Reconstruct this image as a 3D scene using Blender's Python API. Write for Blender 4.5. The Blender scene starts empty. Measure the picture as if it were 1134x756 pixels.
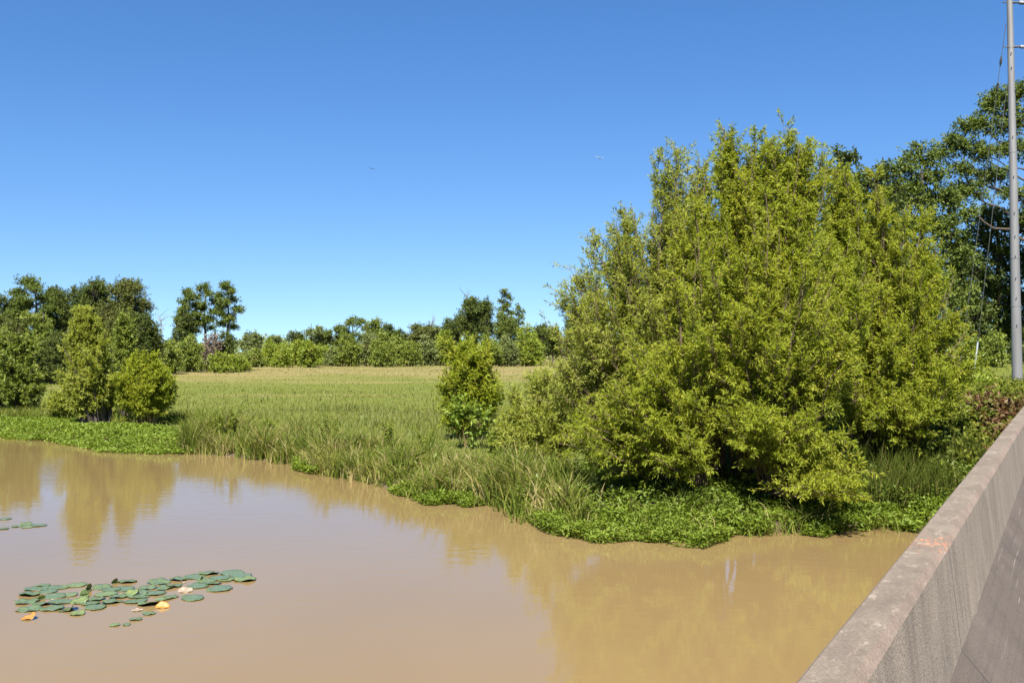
import bpy, math, random
import numpy as np
from mathutils import Vector

random.seed(7)
scene = bpy.context.scene
COL = scene.collection
PI = math.pi
RNG = np.random.default_rng(11)

# ----------------------------------------------------------------------------
# camera geometry (water surface is z = 0, the eye is 4 m above it)
# ----------------------------------------------------------------------------
F, CX, CY = 1134.0, 567.0, 378.0
PITCH = math.radians(0.6)
EYE = 4.0


def P(px, py, Y):
    """world point at depth Y seen at photograph pixel px, py"""
    u, v = (px - CX) / F, -(py - CY) / F
    dy = math.cos(PITCH) - v * math.sin(PITCH)
    dz = math.sin(PITCH) + v * math.cos(PITCH)
    return np.array([u * Y / dy, Y, EYE + dz * Y / dy])


# ----------------------------------------------------------------------------
# terrain
# ----------------------------------------------------------------------------
SHORE = np.array([(-400, 95), (-120, 75), (-60, 60), (-34, 53), (-24.4, 49.6), (-20.5, 46.6), (-17.1, 42.6), (-14.7, 41.2),
                  (-11.8, 40.2), (-9.1, 37.9), (-7.4, 36.0), (-5.9, 33.2), (-3.9, 30.8), (-3.1, 29.0),
                  (-2.05, 27.6), (-.16, 26.6), (.17, 25.0), (.65, 23.7), (1.76, 22.6), (3.2, 22.2), (4.5, 22.4),
                  (5.8, 22.9), (8.9, 23.3), (12, 23.6), (20, 24), (60, 25), (400, 30)], float)
RA = math.radians(28.5)                       # heading of the bridge, right of the view
RD = np.array([math.sin(RA), math.cos(RA)])
RN = np.array([-math.cos(RA), math.sin(RA)])  # to the left of the road


def sstep(x, a, b):
    t = np.clip((x - a) / (b - a), 0, 1)
    return t * t * (3 - 2 * t)


def wob(x, y, s, k=0):
    """cheap smooth noise, about -1..1"""
    x = np.asarray(x) / s
    y = np.asarray(y) / s
    return (np.sin(1.7 * x + 2.1 * np.sin(.9 * y + k) + k) + np.sin(2.3 * y + 1.7 * np.sin(1.3 * x + 2 * k) + 1.3)
            + .6 * np.sin(3.9 * x - 3.1 * y + 3 * k) + .5 * np.sin(5.3 * y + 4.1 * x + k)) / 2.6


def inland(x, y):
    return (y - np.interp(x, SHORE[:, 0], SHORE[:, 1]) + .35 * wob(x, y, 2.2, 3)) * .78


def ground_z(x, y):
    x = np.asarray(x, float)
    y = np.asarray(y, float)
    s = inland(x, y)
    z = np.interp(s, [-5, -.6, 0, 1, 4, 15, 60, 150, 400], [-.9, -.22, -.02, .14, .33, .5, .8, 1.0, 1.0])
    z = z + np.clip(s, 0, 6) / 6 * .07 * wob(x, y, 7, 1)
    q = x * RN[0] + y * RN[1] - .64               # metres to the left of the barrier's outer face
    along = x * RD[0] + y * RD[1]
    bank = np.interp(q, [-60, -18, -14, 2.8, 12, 200], [.5, .6, 2.22, 2.22, .35, .35])
    bank = np.minimum(bank, np.interp(s, [-.5, 0, 8], [-.9, 0.0, 2.22]))
    z = np.where(s > -.5, np.maximum(z, bank), z)
    rise = sstep(y, 50, 100) * sstep(x / np.maximum(y, 1), .22, .40) * 3.2
    z = np.where(rise > .02, np.maximum(z, rise), z)
    return z


# ----------------------------------------------------------------------------
# mesh helpers
# ----------------------------------------------------------------------------
def quads(name, verts, faces, mat, tint=None, parent=None, smooth=False, mats=None, mat_index=None):
    verts = np.asarray(verts, np.float32)
    faces = np.asarray(faces, np.int32)
    me = bpy.data.meshes.new(name)
    me.vertices.add(len(verts))
    me.vertices.foreach_set('co', verts.ravel())
    me.loops.add(faces.size)
    me.loops.foreach_set('vertex_index', faces.ravel())
    me.polygons.add(len(faces))
    me.polygons.foreach_set('loop_start', np.arange(0, faces.size, faces.shape[1], dtype=np.int32))
    if mats:
        for m in mats:
            me.materials.append(m)
    else:
        me.materials.append(mat)
    if mat_index is not None:
        me.polygons.foreach_set('material_index', np.asarray(mat_index, np.int32))
    if tint is not None:
        a = me.attributes.new('tint', 'FLOAT', 'POINT')
        a.data.foreach_set('value', np.asarray(tint, np.float32))
    me.update(calc_edges=True)
    me.validate()
    if smooth:
        me.shade_smooth()
    o = bpy.data.objects.new(name, me)
    COL.objects.link(o)
    if parent is not None:
        o.parent = parent
    return o


def tag(o, label, cat, group=None, kind=None):
    o['label'] = label
    o['category'] = cat
    if group:
        o['group'] = group
    if kind:
        o['kind'] = kind
    return o


def thing(name, label, cat, loc, rotz=0, group=None):
    e = bpy.data.objects.new(name, None)
    COL.objects.link(e)
    e.location = loc
    e.rotation_euler = (0, 0, rotz)
    e.empty_display_size = .3
    return tag(e, label, cat, group)


def nrm(v):
    return v / np.maximum(np.linalg.norm(v, axis=-1, keepdims=True), 1e-9)


def tubes(paths, radii, sides=4):
    """n tubes of k points each -> verts, quad faces"""
    paths = np.asarray(paths, float)
    radii = np.asarray(radii, float)
    n, k, _ = paths.shape
    tan = np.gradient(paths, axis=1)
    tan = nrm(tan)
    ref = np.where(np.abs(tan[..., 2:3]) > .9, np.array([1., 0, 0]), np.array([0, 0, 1.]))
    a = nrm(np.cross(tan, ref))
    b = np.cross(tan, a)
    ang = np.arange(sides) / sides * 2 * PI
    ring = (a[:, :, None, :] * np.cos(ang)[None, None, :, None] + b[:, :, None, :] * np.sin(ang)[None, None, :, None])
    v = paths[:, :, None, :] + ring * radii[:, :, None, None]
    idx = np.arange(n * k * sides).reshape(n, k, sides)
    nx = np.roll(idx, -1, axis=2)
    f = np.stack([idx[:, :-1], nx[:, :-1], nx[:, 1:], idx[:, 1:]], -1).reshape(-1, 4)
    return v.reshape(-1, 3), f


class Mesh:
    def __init__(self):
        self.v, self.f, self.t, self.n = [], [], [], 0

    def add(self, v, f, t=None):
        v = np.asarray(v, float)
        self.v.append(v)
        self.f.append(np.asarray(f) + self.n)
        self.t.append(np.full(len(v), .5) if t is None else np.asarray(t, float))
        self.n += len(v)

    def build(self, name, mat, parent=None, smooth=False):
        return quads(name, np.concatenate(self.v), np.concatenate(self.f), mat, np.concatenate(self.t), parent, smooth)


def leaf_quads(pos, axis, normal, L, W, bend=.15):
    side = nrm(np.cross(axis, normal))
    L = np.asarray(L)[:, None]
    W = np.asarray(W)[:, None]
    mid = pos + axis * L * .45
    v = np.stack([pos, mid + side * W * .5 + normal * W * .12, pos + axis * L - normal * L * bend, mid - side * W * .5 + normal * W * .12], 1)
    n = len(pos)
    return v.reshape(-1, 3), np.arange(n * 4).reshape(n, 4)


def bezier(p0, p1, p2, k):
    t = np.linspace(0, 1, k)[None, :, None]
    return (1 - t) ** 2 * p0[:, None] + 2 * t * (1 - t) * p1[:, None] + t * t * p2[:, None]


# ----------------------------------------------------------------------------
# materials
# ----------------------------------------------------------------------------
def new_mat(name):
    m = bpy.data.materials.new(name)
    m.use_nodes = True
    nt = m.node_tree
    nt.nodes.clear()
    out = nt.nodes.new('ShaderNodeOutputMaterial')
    return m, nt, out


def N(nt, kind, **kw):
    n = nt.nodes.new(kind)
    for k, v in kw.items():
        if k in n.inputs.keys() if isinstance(k, str) else False:
            n.inputs[k].default_value = v
        else:
            setattr(n, k, v)
    return n


def ramp(nt, stops, fac, interp='LINEAR'):
    r = nt.nodes.new('ShaderNodeValToRGB')
    r.color_ramp.interpolation = interp
    els = r.color_ramp.elements
    while len(els) < len(stops):
        els.new(.5)
    for e, (p, c) in zip(els, stops):
        e.position = p
        e.color = (c[0], c[1], c[2], 1) if not isinstance(c, (int, float)) else (c, c, c, 1)
    nt.links.new(fac, r.inputs[0])
    return r.outputs[0]


def noise(nt, vec, scale, detail=3, rough=.55):
    n = nt.nodes.new('ShaderNodeTexNoise')
    n.inputs['Scale'].default_value = scale
    n.inputs['Detail'].default_value = detail
    n.inputs['Roughness'].default_value = rough
    if vec is not None:
        nt.links.new(vec, n.inputs['Vector'])
    return n.outputs['Fac']


def mapping(nt, vec, scale=(1, 1, 1), loc=(0, 0, 0)):
    n = nt.nodes.new('ShaderNodeMapping')
    n.inputs['Scale'].default_value = scale
    n.inputs['Location'].default_value = loc
    nt.links.new(vec, n.inputs['Vector'])
    return n.outputs[0]


def mix(nt, fac, a, b, mode='MIX'):
    n = nt.nodes.new('ShaderNodeMix')
    n.data_type = 'RGBA'
    n.blend_type = mode
    for sock, val in ((n.inputs[0], fac), (n.inputs[6], a), (n.inputs[7], b)):
        if isinstance(val, bpy.types.NodeSocket):
            nt.links.new(val, sock)
        elif isinstance(val, (int, float)):
            sock.default_value = val
        else:
            sock.default_value = (val[0], val[1], val[2], 1)
    return n.outputs[2]


def math_n(nt, op, a, b=None, clamp=False):
    n = nt.nodes.new('ShaderNodeMath')
    n.operation = op
    n.use_clamp = clamp
    for sock, val in ((n.inputs[0], a), (n.inputs[1], b)):
        if val is None:
            continue
        if isinstance(val, bpy.types.NodeSocket):
            nt.links.new(val, sock)
        else:
            sock.default_value = val
    return n.outputs[0]


def objco(nt):
    return nt.nodes.new('ShaderNodeTexCoord').outputs['Object']


def tint_out(nt):
    a = nt.nodes.new('ShaderNodeAttribute')
    a.attribute_name = 'tint'
    return a.outputs['Fac']


def leaf_mat(name, stops, trans=.3, rough=.55, spec=.35):
    """two-sided foliage: reflects, lets some light through, a slight sheen"""
    m, nt, out = new_mat(name)
    col = ramp(nt, stops, tint_out(nt))
    p = nt.nodes.new('ShaderNodeBsdfPrincipled')
    p.inputs['Roughness'].default_value = rough
    p.inputs['Specular IOR Level'].default_value = spec
    nt.links.new(col, p.inputs['Base Color'])
    t = nt.nodes.new('ShaderNodeBsdfTranslucent')
    tc = mix(nt, 1.0, col, (1.25, 1.2, .6), 'MULTIPLY')
    nt.links.new(tc, t.inputs['Color'])
    s = nt.nodes.new('ShaderNodeMixShader')
    s.inputs[0].default_value = trans
    nt.links.new(p.outputs[0], s.inputs[1])
    nt.links.new(t.outputs[0], s.inputs[2])
    nt.links.new(s.outputs[0], out.inputs[0])
    return m


def simple_mat(name, col, rough=.7, metal=0, nscale=8, amount=.35, stretch=(1, 1, 1), bump=0, spec=.5):
    m, nt, out = new_mat(name)
    v = mapping(nt, objco(nt), stretch)
    n = noise(nt, v, nscale, 5)
    c = ramp(nt, [(.25, [x * (1 - amount) for x in col]), (.75, [min(1, x * (1 + amount)) for x in col])], n)
    p = nt.nodes.new('ShaderNodeBsdfPrincipled')
    nt.links.new(c, p.inputs['Base Color'])
    p.inputs['Roughness'].default_value = rough
    p.inputs['Metallic'].default_value = metal
    p.inputs['Specular IOR Level'].default_value = spec
    if bump:
        b = nt.nodes.new('ShaderNodeBump')
        b.inputs['Strength'].default_value = .6
        b.inputs['Distance'].default_value = bump
        nt.links.new(n, b.inputs['Height'])
        nt.links.new(b.outputs[0], p.inputs['Normal'])
    nt.links.new(p.outputs[0], out.inputs[0])
    return m


WILLOW = leaf_mat('willow leaf', [(0, (.130, .172, .012)), (.45, (.215, .258, .020)), (.75, (.27, .29, .028)), (1, (.32, .31, .050))], .5, .65, .18)
WILLOW_PALE = leaf_mat('pale willow leaf', [(0, (.155, .190, .024)), (.5, (.24, .275, .040)), (1, (.32, .33, .08))], .5, .65, .18)
SHRUB = leaf_mat('shrub leaf', [(0, (.10, .155, .012)), (.5, (.185, .24, .02)), (1, (.28, .29, .035))], .38)
OAK = leaf_mat('dark broadleaf', [(0, (.030, .047, .008)), (.5, (.060, .084, .013)), (1, (.112, .13, .026))], .22, .65, .2)
OAK_BROWN = leaf_mat('dusty broadleaf', [(0, (.046, .056, .012)), (.5, (.086, .100, .020)), (1, (.14, .148, .036))], .22, .65, .2)
CYPRESS = leaf_mat('cypress needles', [(0, (.045, .066, .010)), (.5, (.088, .122, .018)), (1, (.145, .175, .032))], .28, .65, .2)
MIDGREEN = leaf_mat('mid green leaf', [(0, (.085, .125, .014)), (.5, (.150, .195, .024)), (1, (.23, .25, .040))], .34)
HAZY = leaf_mat('distant leaf', [(0, (.085, .115, .030)), (.5, (.135, .168, .045)), (1, (.20, .225, .068))], .3)
PRIM = leaf_mat('creeping marsh leaf', [(0, (0.0680, 0.1080, 0.0096)), (.5, (0.1320, 0.1880, 0.0176)), (1, (0.2160, 0.2640, 0.0440))], .34, .6, .25)
UNDER = leaf_mat('undergrowth leaf', [(0, (.055, .090, .010)), (.5, (.105, .155, .016)), (1, (.17, .21, .03))], .3)
GRASS = leaf_mat('grass blade', [(0, (0.0693, 0.0866, 0.0116)), (.35, (0.1184, 0.1328, 0.0220)), (.65, (0.1560, 0.1473, 0.0405)), (1, (0.1964, 0.1588, 0.0664))], .3)
REED = leaf_mat('marsh grass blade', [(0, (.058, .092, .010)), (.4, (.115, .155, .018)), (.75, (.21, .21, .046)), (1, (.34, .28, .13))], .4, .7, .15)
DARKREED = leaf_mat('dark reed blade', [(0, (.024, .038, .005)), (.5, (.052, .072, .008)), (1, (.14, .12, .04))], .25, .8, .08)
REDLEAF = leaf_mat('withered red brown leaf', [(0, (.075, .034, .016)), (.4, (.125, .062, .028)), (.7, (.12, .105, .022)), (1, (.10, .135, .014))], .25)
BRAMBLE = leaf_mat('bramble leaf', [(0, (.050, .068, .008)), (.45, (.105, .130, .013)), (.8, (.165, .165, .022)), (1, (.18, .085, .035))], .3, .65, .2)
GREYBRUSH = leaf_mat('dry brush', [(0, (.085, .065, .045)), (.5, (.15, .115, .085)), (1, (.22, .18, .13))], .1)
BARK = simple_mat('willow bark', (.12, .085, .055), .9, 0, 9, .5, (1, 1, .25), .02, .2)
BARKD = simple_mat('dark bark', (.075, .060, .048), .9, 0, 5, .45, (1, 1, .25), .03, .2)
BARKG = simple_mat('bleached dead wood', (.17, .15, .13), .9, 0, 4, .3, (1, 1, .3), .02, .2)
TWIG = simple_mat('yellow brown twig', (.16, .115, .05), .8, 0, 6, .35, (1, 1, 1), 0, .2)


def water_mat():
    m, nt, out = new_mat('muddy water')
    v = objco(nt)
    big = noise(nt, mapping(nt, v, (1, .6, 1)), .11, 4)
    col = ramp(nt, [(.3, (.155, .105, .044)), (.7, (.175, .121, .054))], big)
    p = nt.nodes.new('ShaderNodeBsdfPrincipled')
    nt.links.new(col, p.inputs['Base Color'])
    p.inputs['Roughness'].default_value = .035
    p.inputs['IOR'].default_value = 1.33
    n1 = noise(nt, mapping(nt, v, (1, 1.7, 1)), 1.6, 3)
    n2 = noise(nt, mapping(nt, v, (1, 2.2, 1), (3, 7, 0)), 7.5, 2)
    n3 = noise(nt, mapping(nt, v, (1, 1, 1), (13, 7, 0)), .16, 2)
    calm = ramp(nt, [(.38, .35), (.62, 1.0)], n3)
    h = math_n(nt, 'ADD', n1, math_n(nt, 'MULTIPLY', n2, .16))
    b = nt.nodes.new('ShaderNodeBump')
    b.inputs['Distance'].default_value = .012
    nt.links.new(math_n(nt, 'MULTIPLY', calm, .55), b.inputs['Strength'])
    nt.links.new(h, b.inputs['Height'])
    nt.links.new(b.outputs[0], p.inputs['Normal'])
    nt.links.new(p.outputs[0], out.inputs[0])
    return m


def ground_mat():
    m, nt, out = new_mat('meadow ground')
    v = objco(nt)
    sep = nt.nodes.new('ShaderNodeSeparateXYZ')
    nt.links.new(v, sep.inputs[0])
    fine = noise(nt, mapping(nt, v, (1, 1, 1)), 2.2, 6, .7)
    patch = noise(nt, mapping(nt, v, (.5, 1.2, 1)), .07, 5, .6)
    green = ramp(nt, [(.3, (0.0635, 0.0839, 0.0128)), (.5, (0.1010, 0.1184, 0.0196)), (.72, (0.1444, 0.1415, 0.0347))], fine)
    straw = ramp(nt, [(.3, (0.1388, 0.1145, 0.0382)), (.7, (0.2084, 0.1702, 0.0695))], fine)
    # the far half of the meadow is dry
    far = nt.nodes.new('ShaderNodeMapRange')
    nt.links.new(sep.outputs[1], far.inputs[0])
    far.inputs[1].default_value, far.inputs[2].default_value = 85, 150
    far.inputs[3].default_value, far.inputs[4].default_value = -.02, .26
    amt = math_n(nt, 'ADD', patch, far.outputs[0])
    amt = ramp(nt, [(.55, 0.), (.78, 1.)], amt)
    c = mix(nt, amt, green, straw)
    mud = ramp(nt, [(.3, (0.0561, 0.0409, 0.0251)), (.7, (0.1254, 0.0957, 0.0594))], fine)
    t = tint_out(nt)                     # inland distance, 0 = waterline
    tn = math_n(nt, 'ADD', t, math_n(nt, 'MULTIPLY', math_n(nt, 'SUBTRACT', patch, .5), .3))
    c = mix(nt, ramp(nt, [(.10, 1.), (.25, 0.)], tn), c, mud)
    p = nt.nodes.new('ShaderNodeBsdfPrincipled')
    nt.links.new(c, p.inputs['Base Color'])
    p.inputs['Roughness'].default_value = .95
    p.inputs['Specular IOR Level'].default_value = .1
    b = nt.nodes.new('ShaderNodeBump')
    b.inputs['Distance'].default_value = .15
    nt.links.new(fine, b.inputs['Height'])
    nt.links.new(b.outputs[0], p.inputs['Normal'])
    nt.links.new(p.outputs[0], out.inputs[0])
    return m


def concrete_mat(name, base, streak=0., grain=.25, lichen=0., scrape=0., pits=.004):
    """local x runs along the barrier, z is up"""
    m, nt, out = new_mat(name)
    v = objco(nt)
    big = noise(nt, mapping(nt, v, (1, 1, 1)), 1.7, 6, .65)
    col = ramp(nt, [(.25, [c * .72 for c in base]), (.55, base), (.8, [c * 1.22 for c in base])], big)
    fine = noise(nt, v, 95, 3, .7)
    col = mix(nt, grain, col, ramp(nt, [(.3, .25), (.5, 1.), (.7, 1.6)], fine), 'MULTIPLY')
    if streak:
        s = noise(nt, mapping(nt, v, (7.5, 7.5, .35)), 1.0, 5, .6)
        sm = ramp(nt, [(.46, 0.), (.66, 1.)], s)
        col = mix(nt, math_n(nt, 'MULTIPLY', sm, streak), col, (.085, .068, .055))
        s2 = noise(nt, mapping(nt, v, (26, 26, .6), (4, 0, 2)), 1.0, 3, .6)
        col = mix(nt, math_n(nt, 'MULTIPLY', ramp(nt, [(.55, 0.), (.7, 1.)], s2), streak * .6), col, (.42, .36, .29))
    if lichen:
        l1 = noise(nt, mapping(nt, v, (1, 1.6, 1), (2, 5, 1)), 5.5, 6, .72)
        col = mix(nt, math_n(nt, 'MULTIPLY', ramp(nt, [(.47, 0.), (.6, 1.)], l1), lichen), col, (.082, .062, .052))
        l2 = noise(nt, mapping(nt, v, (.7, 2, 1), (9, 3, 0)), 9, 6, .75)
        col = mix(nt, math_n(nt, 'MULTIPLY', ramp(nt, [(.56, 0.), (.64, 1.)], l2), lichen * .75), col, (.40, .33, .26))
        # rusty orange paint and lichen round the joint
        sep = nt.nodes.new('ShaderNodeSeparateXYZ')
        nt.links.new(v, sep.inputs[0])
        d = math_n(nt, 'ABSOLUTE', math_n(nt, 'SUBTRACT', sep.outputs[0], 4.93))
        near = nt.nodes.new('ShaderNodeMapRange')
        nt.links.new(d, near.inputs[0])
        near.inputs[1].default_value, near.inputs[2].default_value = .05, .75
        near.inputs[3].default_value, near.inputs[4].default_value = .07, -.2
        o1 = math_n(nt, 'ADD', noise(nt, v, 26, 6, .75), near.outputs[0])
        col = mix(nt, math_n(nt, 'MULTIPLY', ramp(nt, [(.57, 0.), (.68, 1.)], o1), .75), col, (.50, .17, .075))
    if scrape:
        k = noise(nt, mapping(nt, v, (.55, 34, 34), (1, 1, 1)), 1.0, 6, .65)
        col = mix(nt, math_n(nt, 'MULTIPLY', ramp(nt, [(.50, 0.), (.63, 1.)], k), scrape * .7), col, (.05, .043, .04))
        k2 = noise(nt, mapping(nt, v, (.8, 60, 60), (7, 4, 2)), 1.0, 4, .6)
        col = mix(nt, math_n(nt, 'MULTIPLY', ramp(nt, [(.66, 0.), (.71, 1.)], k2), scrape), col, (.36, .32, .29))
    p = nt.nodes.new('ShaderNodeBsdfPrincipled')
    nt.links.new(col, p.inputs['Base Color'])
    p.inputs['Roughness'].default_value = .9
    p.inputs['Specular IOR Level'].default_value = .2
    b = nt.nodes.new('ShaderNodeBump')
    b.inputs['Strength'].default_value = .7
    b.inputs['Distance'].default_value = pits
    nt.links.new(math_n(nt, 'ADD', fine, math_n(nt, 'MULTIPLY', big, .6)), b.inputs['Height'])
    nt.links.new(b.outputs[0], p.inputs['Normal'])
    nt.links.new(p.outputs[0], out.inputs[0])
    return m


# ----------------------------------------------------------------------------
# world, sun, camera
# ----------------------------------------------------------------------------
SUN_EL = math.radians(54)
sh = np.array([-.12, -.99])
sh /= np.linalg.norm(sh)
S = Vector((math.cos(SUN_EL) * sh[0], math.cos(SUN_EL) * sh[1], math.sin(SUN_EL)))
w = bpy.data.worlds.new('World')
scene.world = w
w.use_nodes = True
wn = w.node_tree
wn.nodes.clear()
wo = wn.nodes.new('ShaderNodeOutputWorld')
bg = wn.nodes.new('ShaderNodeBackground')
sky = wn.nodes.new('ShaderNodeTexSky')
sky.sky_type = 'NISHITA'
sky.sun_disc = False
sky.sun_elevation = SUN_EL
sky.sun_rotation = math.atan2(S.x, S.y)
sky.altitude = 0
sky.air_density = 1.0
sky.dust_density = .0
sky.ozone_density = 3.0
hs = wn.nodes.new('ShaderNodeHueSaturation')
hs.inputs['Saturation'].default_value = 1.27
hs.inputs['Hue'].default_value = .507
hs.inputs['Value'].default_value = 1.07
# the air was very clear that day: look a little above the whitish haze band
tcw = wn.nodes.new('ShaderNodeTexCoord')
vm = wn.nodes.new('ShaderNodeVectorMath')
vm.operation = 'ADD'
vm.inputs[1].default_value = (0, 0, .085)
wn.links.new(tcw.outputs['Generated'], vm.inputs[0])
vn = wn.nodes.new('ShaderNodeVectorMath')
vn.operation = 'NORMALIZE'
wn.links.new(vm.outputs[0], vn.inputs[0])
wn.links.new(vn.outputs[0], sky.inputs['Vector'])
wn.links.new(sky.outputs[0], hs.inputs['Color'])
wn.links.new(hs.outputs[0], bg.inputs['Color'])
bg.inputs['Strength'].default_value = .053
wn.links.new(bg.outputs[0], wo.inputs[0])

sl = bpy.data.lights.new('sun', 'SUN')
sl.energy = 5.0
sl.angle = math.radians(.5)
sl.color = (1, .95, .87)
so = bpy.data.objects.new('sun', sl)
so.rotation_euler = S.to_track_quat('Z', 'Y').to_euler()
so.location = (-20, -40, 80)
COL.objects.link(so)

cam = bpy.data.cameras.new('camera')
cam.sensor_width = 36
cam.lens = 36
cam.clip_start = .05
cam.clip_end = 9000
co = bpy.data.objects.new('camera', cam)
co.location = (0, 0, EYE)
co.rotation_euler = (PI / 2 + PITCH, 0, 0)
COL.objects.link(co)
scene.camera = co
vs = scene.view_settings
vs.view_transform = 'Standard'
vs.look = 'None'
vs.gamma = 1
vs.use_curve_mapping = False
vs.exposure = 1.6

# ----------------------------------------------------------------------------
# ground and water
# ----------------------------------------------------------------------------
xs = np.concatenate([-np.geomspace(4000, 31, 46), np.arange(-30, 36, .6), np.geomspace(36.5, 4000, 46)])
ys = np.concatenate([np.linspace(-400, 16, 16), np.arange(18, 62, .45), np.geomspace(62.5, 6000, 80)])
gx, gy = np.meshgrid(xs, ys)
gz = ground_z(gx, gy)
nyv, nxv = gx.shape
idx = np.arange(nyv * nxv).reshape(nyv, nxv)
gf = np.stack([idx[:-1, :-1], idx[:-1, 1:], idx[1:, 1:], idx[1:, :-1]], -1).reshape(-1, 4)
gr = quads('ground', np.stack([gx, gy, gz], -1).reshape(-1, 3), gf, ground_mat(), np.clip(inland(gx, gy) / 10, 0, 1).ravel(), smooth=True)
tag(gr, 'green and straw coloured meadow ground', 'ground', kind='structure')
wv = [(-900, -300, 0), (900, -300, 0), (900, 110, 0), (-900, 110, 0)]
wt = quads('water', wv, [(0, 1, 2, 3)], water_mat())
tag(wt, 'still muddy brown pond water', 'water', kind='structure')


# ----------------------------------------------------------------------------
# bridge edge: barrier, deck, road
# ----------------------------------------------------------------------------
C_TOP = concrete_mat('weathered barrier top', (.150, .123, .094), 0, .35, .38)
C_FACE = concrete_mat('rough barrier face', (.27, .218, .162), .34, .55, 0, 0, .007)
C_LOW = concrete_mat('scuffed barrier foot', (.088, .071, .058), 0, .4, 0, .45, .003)
C_EDGE = concrete_mat('worn barrier edge', (.19, .145, .112), 0, .35, .25)
C_PLAIN = concrete_mat('plain concrete', (0.2574, 0.2262, 0.1872), .5, .3)
FILLER = simple_mat('dusty joint filler', (.055, .045, .037), .9)
ROT = math.atan2(RD[1], RD[0])
# profile (q to the left, z up), anticlockwise seen from the far end
PROF = [(.185, 2.345), (.185, 2.385), (.425, 2.67), (.476, 3.118), (.500, 3.150), (.615, 3.150), (.638, 3.125), (.638, 2.345)]
PMAT = [2, 2, 1, 3, 0, 3, 1, 1]


def extrude(prof, s0, s1, nseg, jig=0.0, inset=0.0, seed=0):
    pr = np.array(prof)
    if inset:
        c = pr.mean(0)
        pr = c + (pr - c) * (1 - inset)
    k = len(pr)
    sv = np.linspace(s0, s1, nseg + 1)
    v = np.zeros((nseg + 1, k, 3))
    v[:, :, 0] = sv[:, None]
    v[:, :, 1:] = pr[None]
    if jig:
        r = np.random.default_rng(seed)
        dz = np.cumsum(r.normal(0, jig * .35, (nseg + 1)))
        dz -= np.linspace(dz[0], dz[-1], nseg + 1)
        v[:, 3:7, 2] += dz[:, None] + r.normal(0, jig, (nseg + 1, 4)) * .5
        v[:, 3:7, 1] += r.normal(0, jig, (nseg + 1, 4)) * .5
    idx = np.arange((nseg + 1) * k).reshape(nseg + 1, k)
    nx = np.roll(idx, -1, 1)
    f = np.stack([idx[:-1], nx[:-1], nx[1:], idx[1:]], -1)
    return v.reshape(-1, 3), f, idx


def section(name, s0, s1, parent, seed):
    nseg = max(2, int((s1 - s0) / .09))
    v, f, idx = extrude(PROF, s0, s1, nseg, .0005, 0, seed)
    faces = [tuple(x) for x in f.reshape(-1, 4)]
    mi = [PMAT[j % 8] for j in range(len(faces))]
    faces += [tuple(idx[0][::-1]), tuple(idx[-1])]
    mi += [1, 1]
    me = bpy.data.meshes.new(name)
    me.from_pydata(v.tolist(), [], faces)
    for m in (C_TOP, C_FACE, C_LOW, C_EDGE):
        me.materials.append(m)
    me.polygons.foreach_set('material_index', mi)
    me.update()
    o = bpy.data.objects.new(name, me)
    COL.objects.link(o)
    o.parent = parent
    return o


bar = thing('concrete_barrier', 'weathered concrete bridge barrier running up the right edge', 'barrier', (0, 0, 0), ROT)
joints = [5.0 + 3.05 * k for k in range(-5, 9)]
for k, (a, b) in enumerate(zip(joints[:-1], joints[1:])):
    section('barrier_section', a + .009, b - .009, bar, k)
for s in joints[1:-1]:
    v, f, idx = extrude(PROF, s - .0085, s + .0085, 1, 0, .012)
    me = bpy.data.meshes.new('joint_filler')
    me.from_pydata(v.tolist(), [], [tuple(x) for x in f.reshape(-1, 4)])
    me.materials.append(FILLER)
    o = bpy.data.objects.new('joint_filler', me)
    COL.objects.link(o)
    o.parent = bar


def box(name, lo, hi, mat, parent=None, rot=None):
    (x0, y0, z0), (x1, y1, z1) = lo, hi
    v = [(x0, y0, z0), (x1, y0, z0), (x1, y1, z0), (x0, y1, z0), (x0, y0, z1), (x1, y0, z1), (x1, y1, z1), (x0, y1, z1)]
    f = [(3, 2, 1, 0), (4, 5, 6, 7), (0, 1, 5, 4), (1, 2, 6, 5), (2, 3, 7, 6), (3, 0, 4, 7)]
    o = quads(name, v, f, mat, None, parent)
    if rot is not None:
        o.rotation_euler = (0, 0, rot)
    return o


dk = thing('bridge_deck', 'flat concrete bridge deck carrying the barrier over the pond', 'bridge', (0, 0, 0), ROT)
box('deck_slab', (-40, -9.2, 2.03), (29.9, .66, 2.34), C_PLAIN, dk)
box('edge_girder', (-40, -.35, 1.30), (25.5, .35, 2.028), C_PLAIN, dk)
box('inner_girder', (-40, -5.0, 1.30), (25.5, -4.3, 2.028), C_PLAIN, dk)
box('abutment', (25.6, -9.2, -.6), (26.6, .62, 2.027), C_PLAIN, dk)
ASPH = simple_mat('worn asphalt', (.055, .053, .052), .9, 0, 60, .3, (1, 1, 1), .004, .3)
rd = box('road', (-60, -9.0, 2.345), (420, .183, 2.351), ASPH, None, ROT)
tag(rd, 'grey asphalt road on the bridge', 'road', kind='structure')


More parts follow.
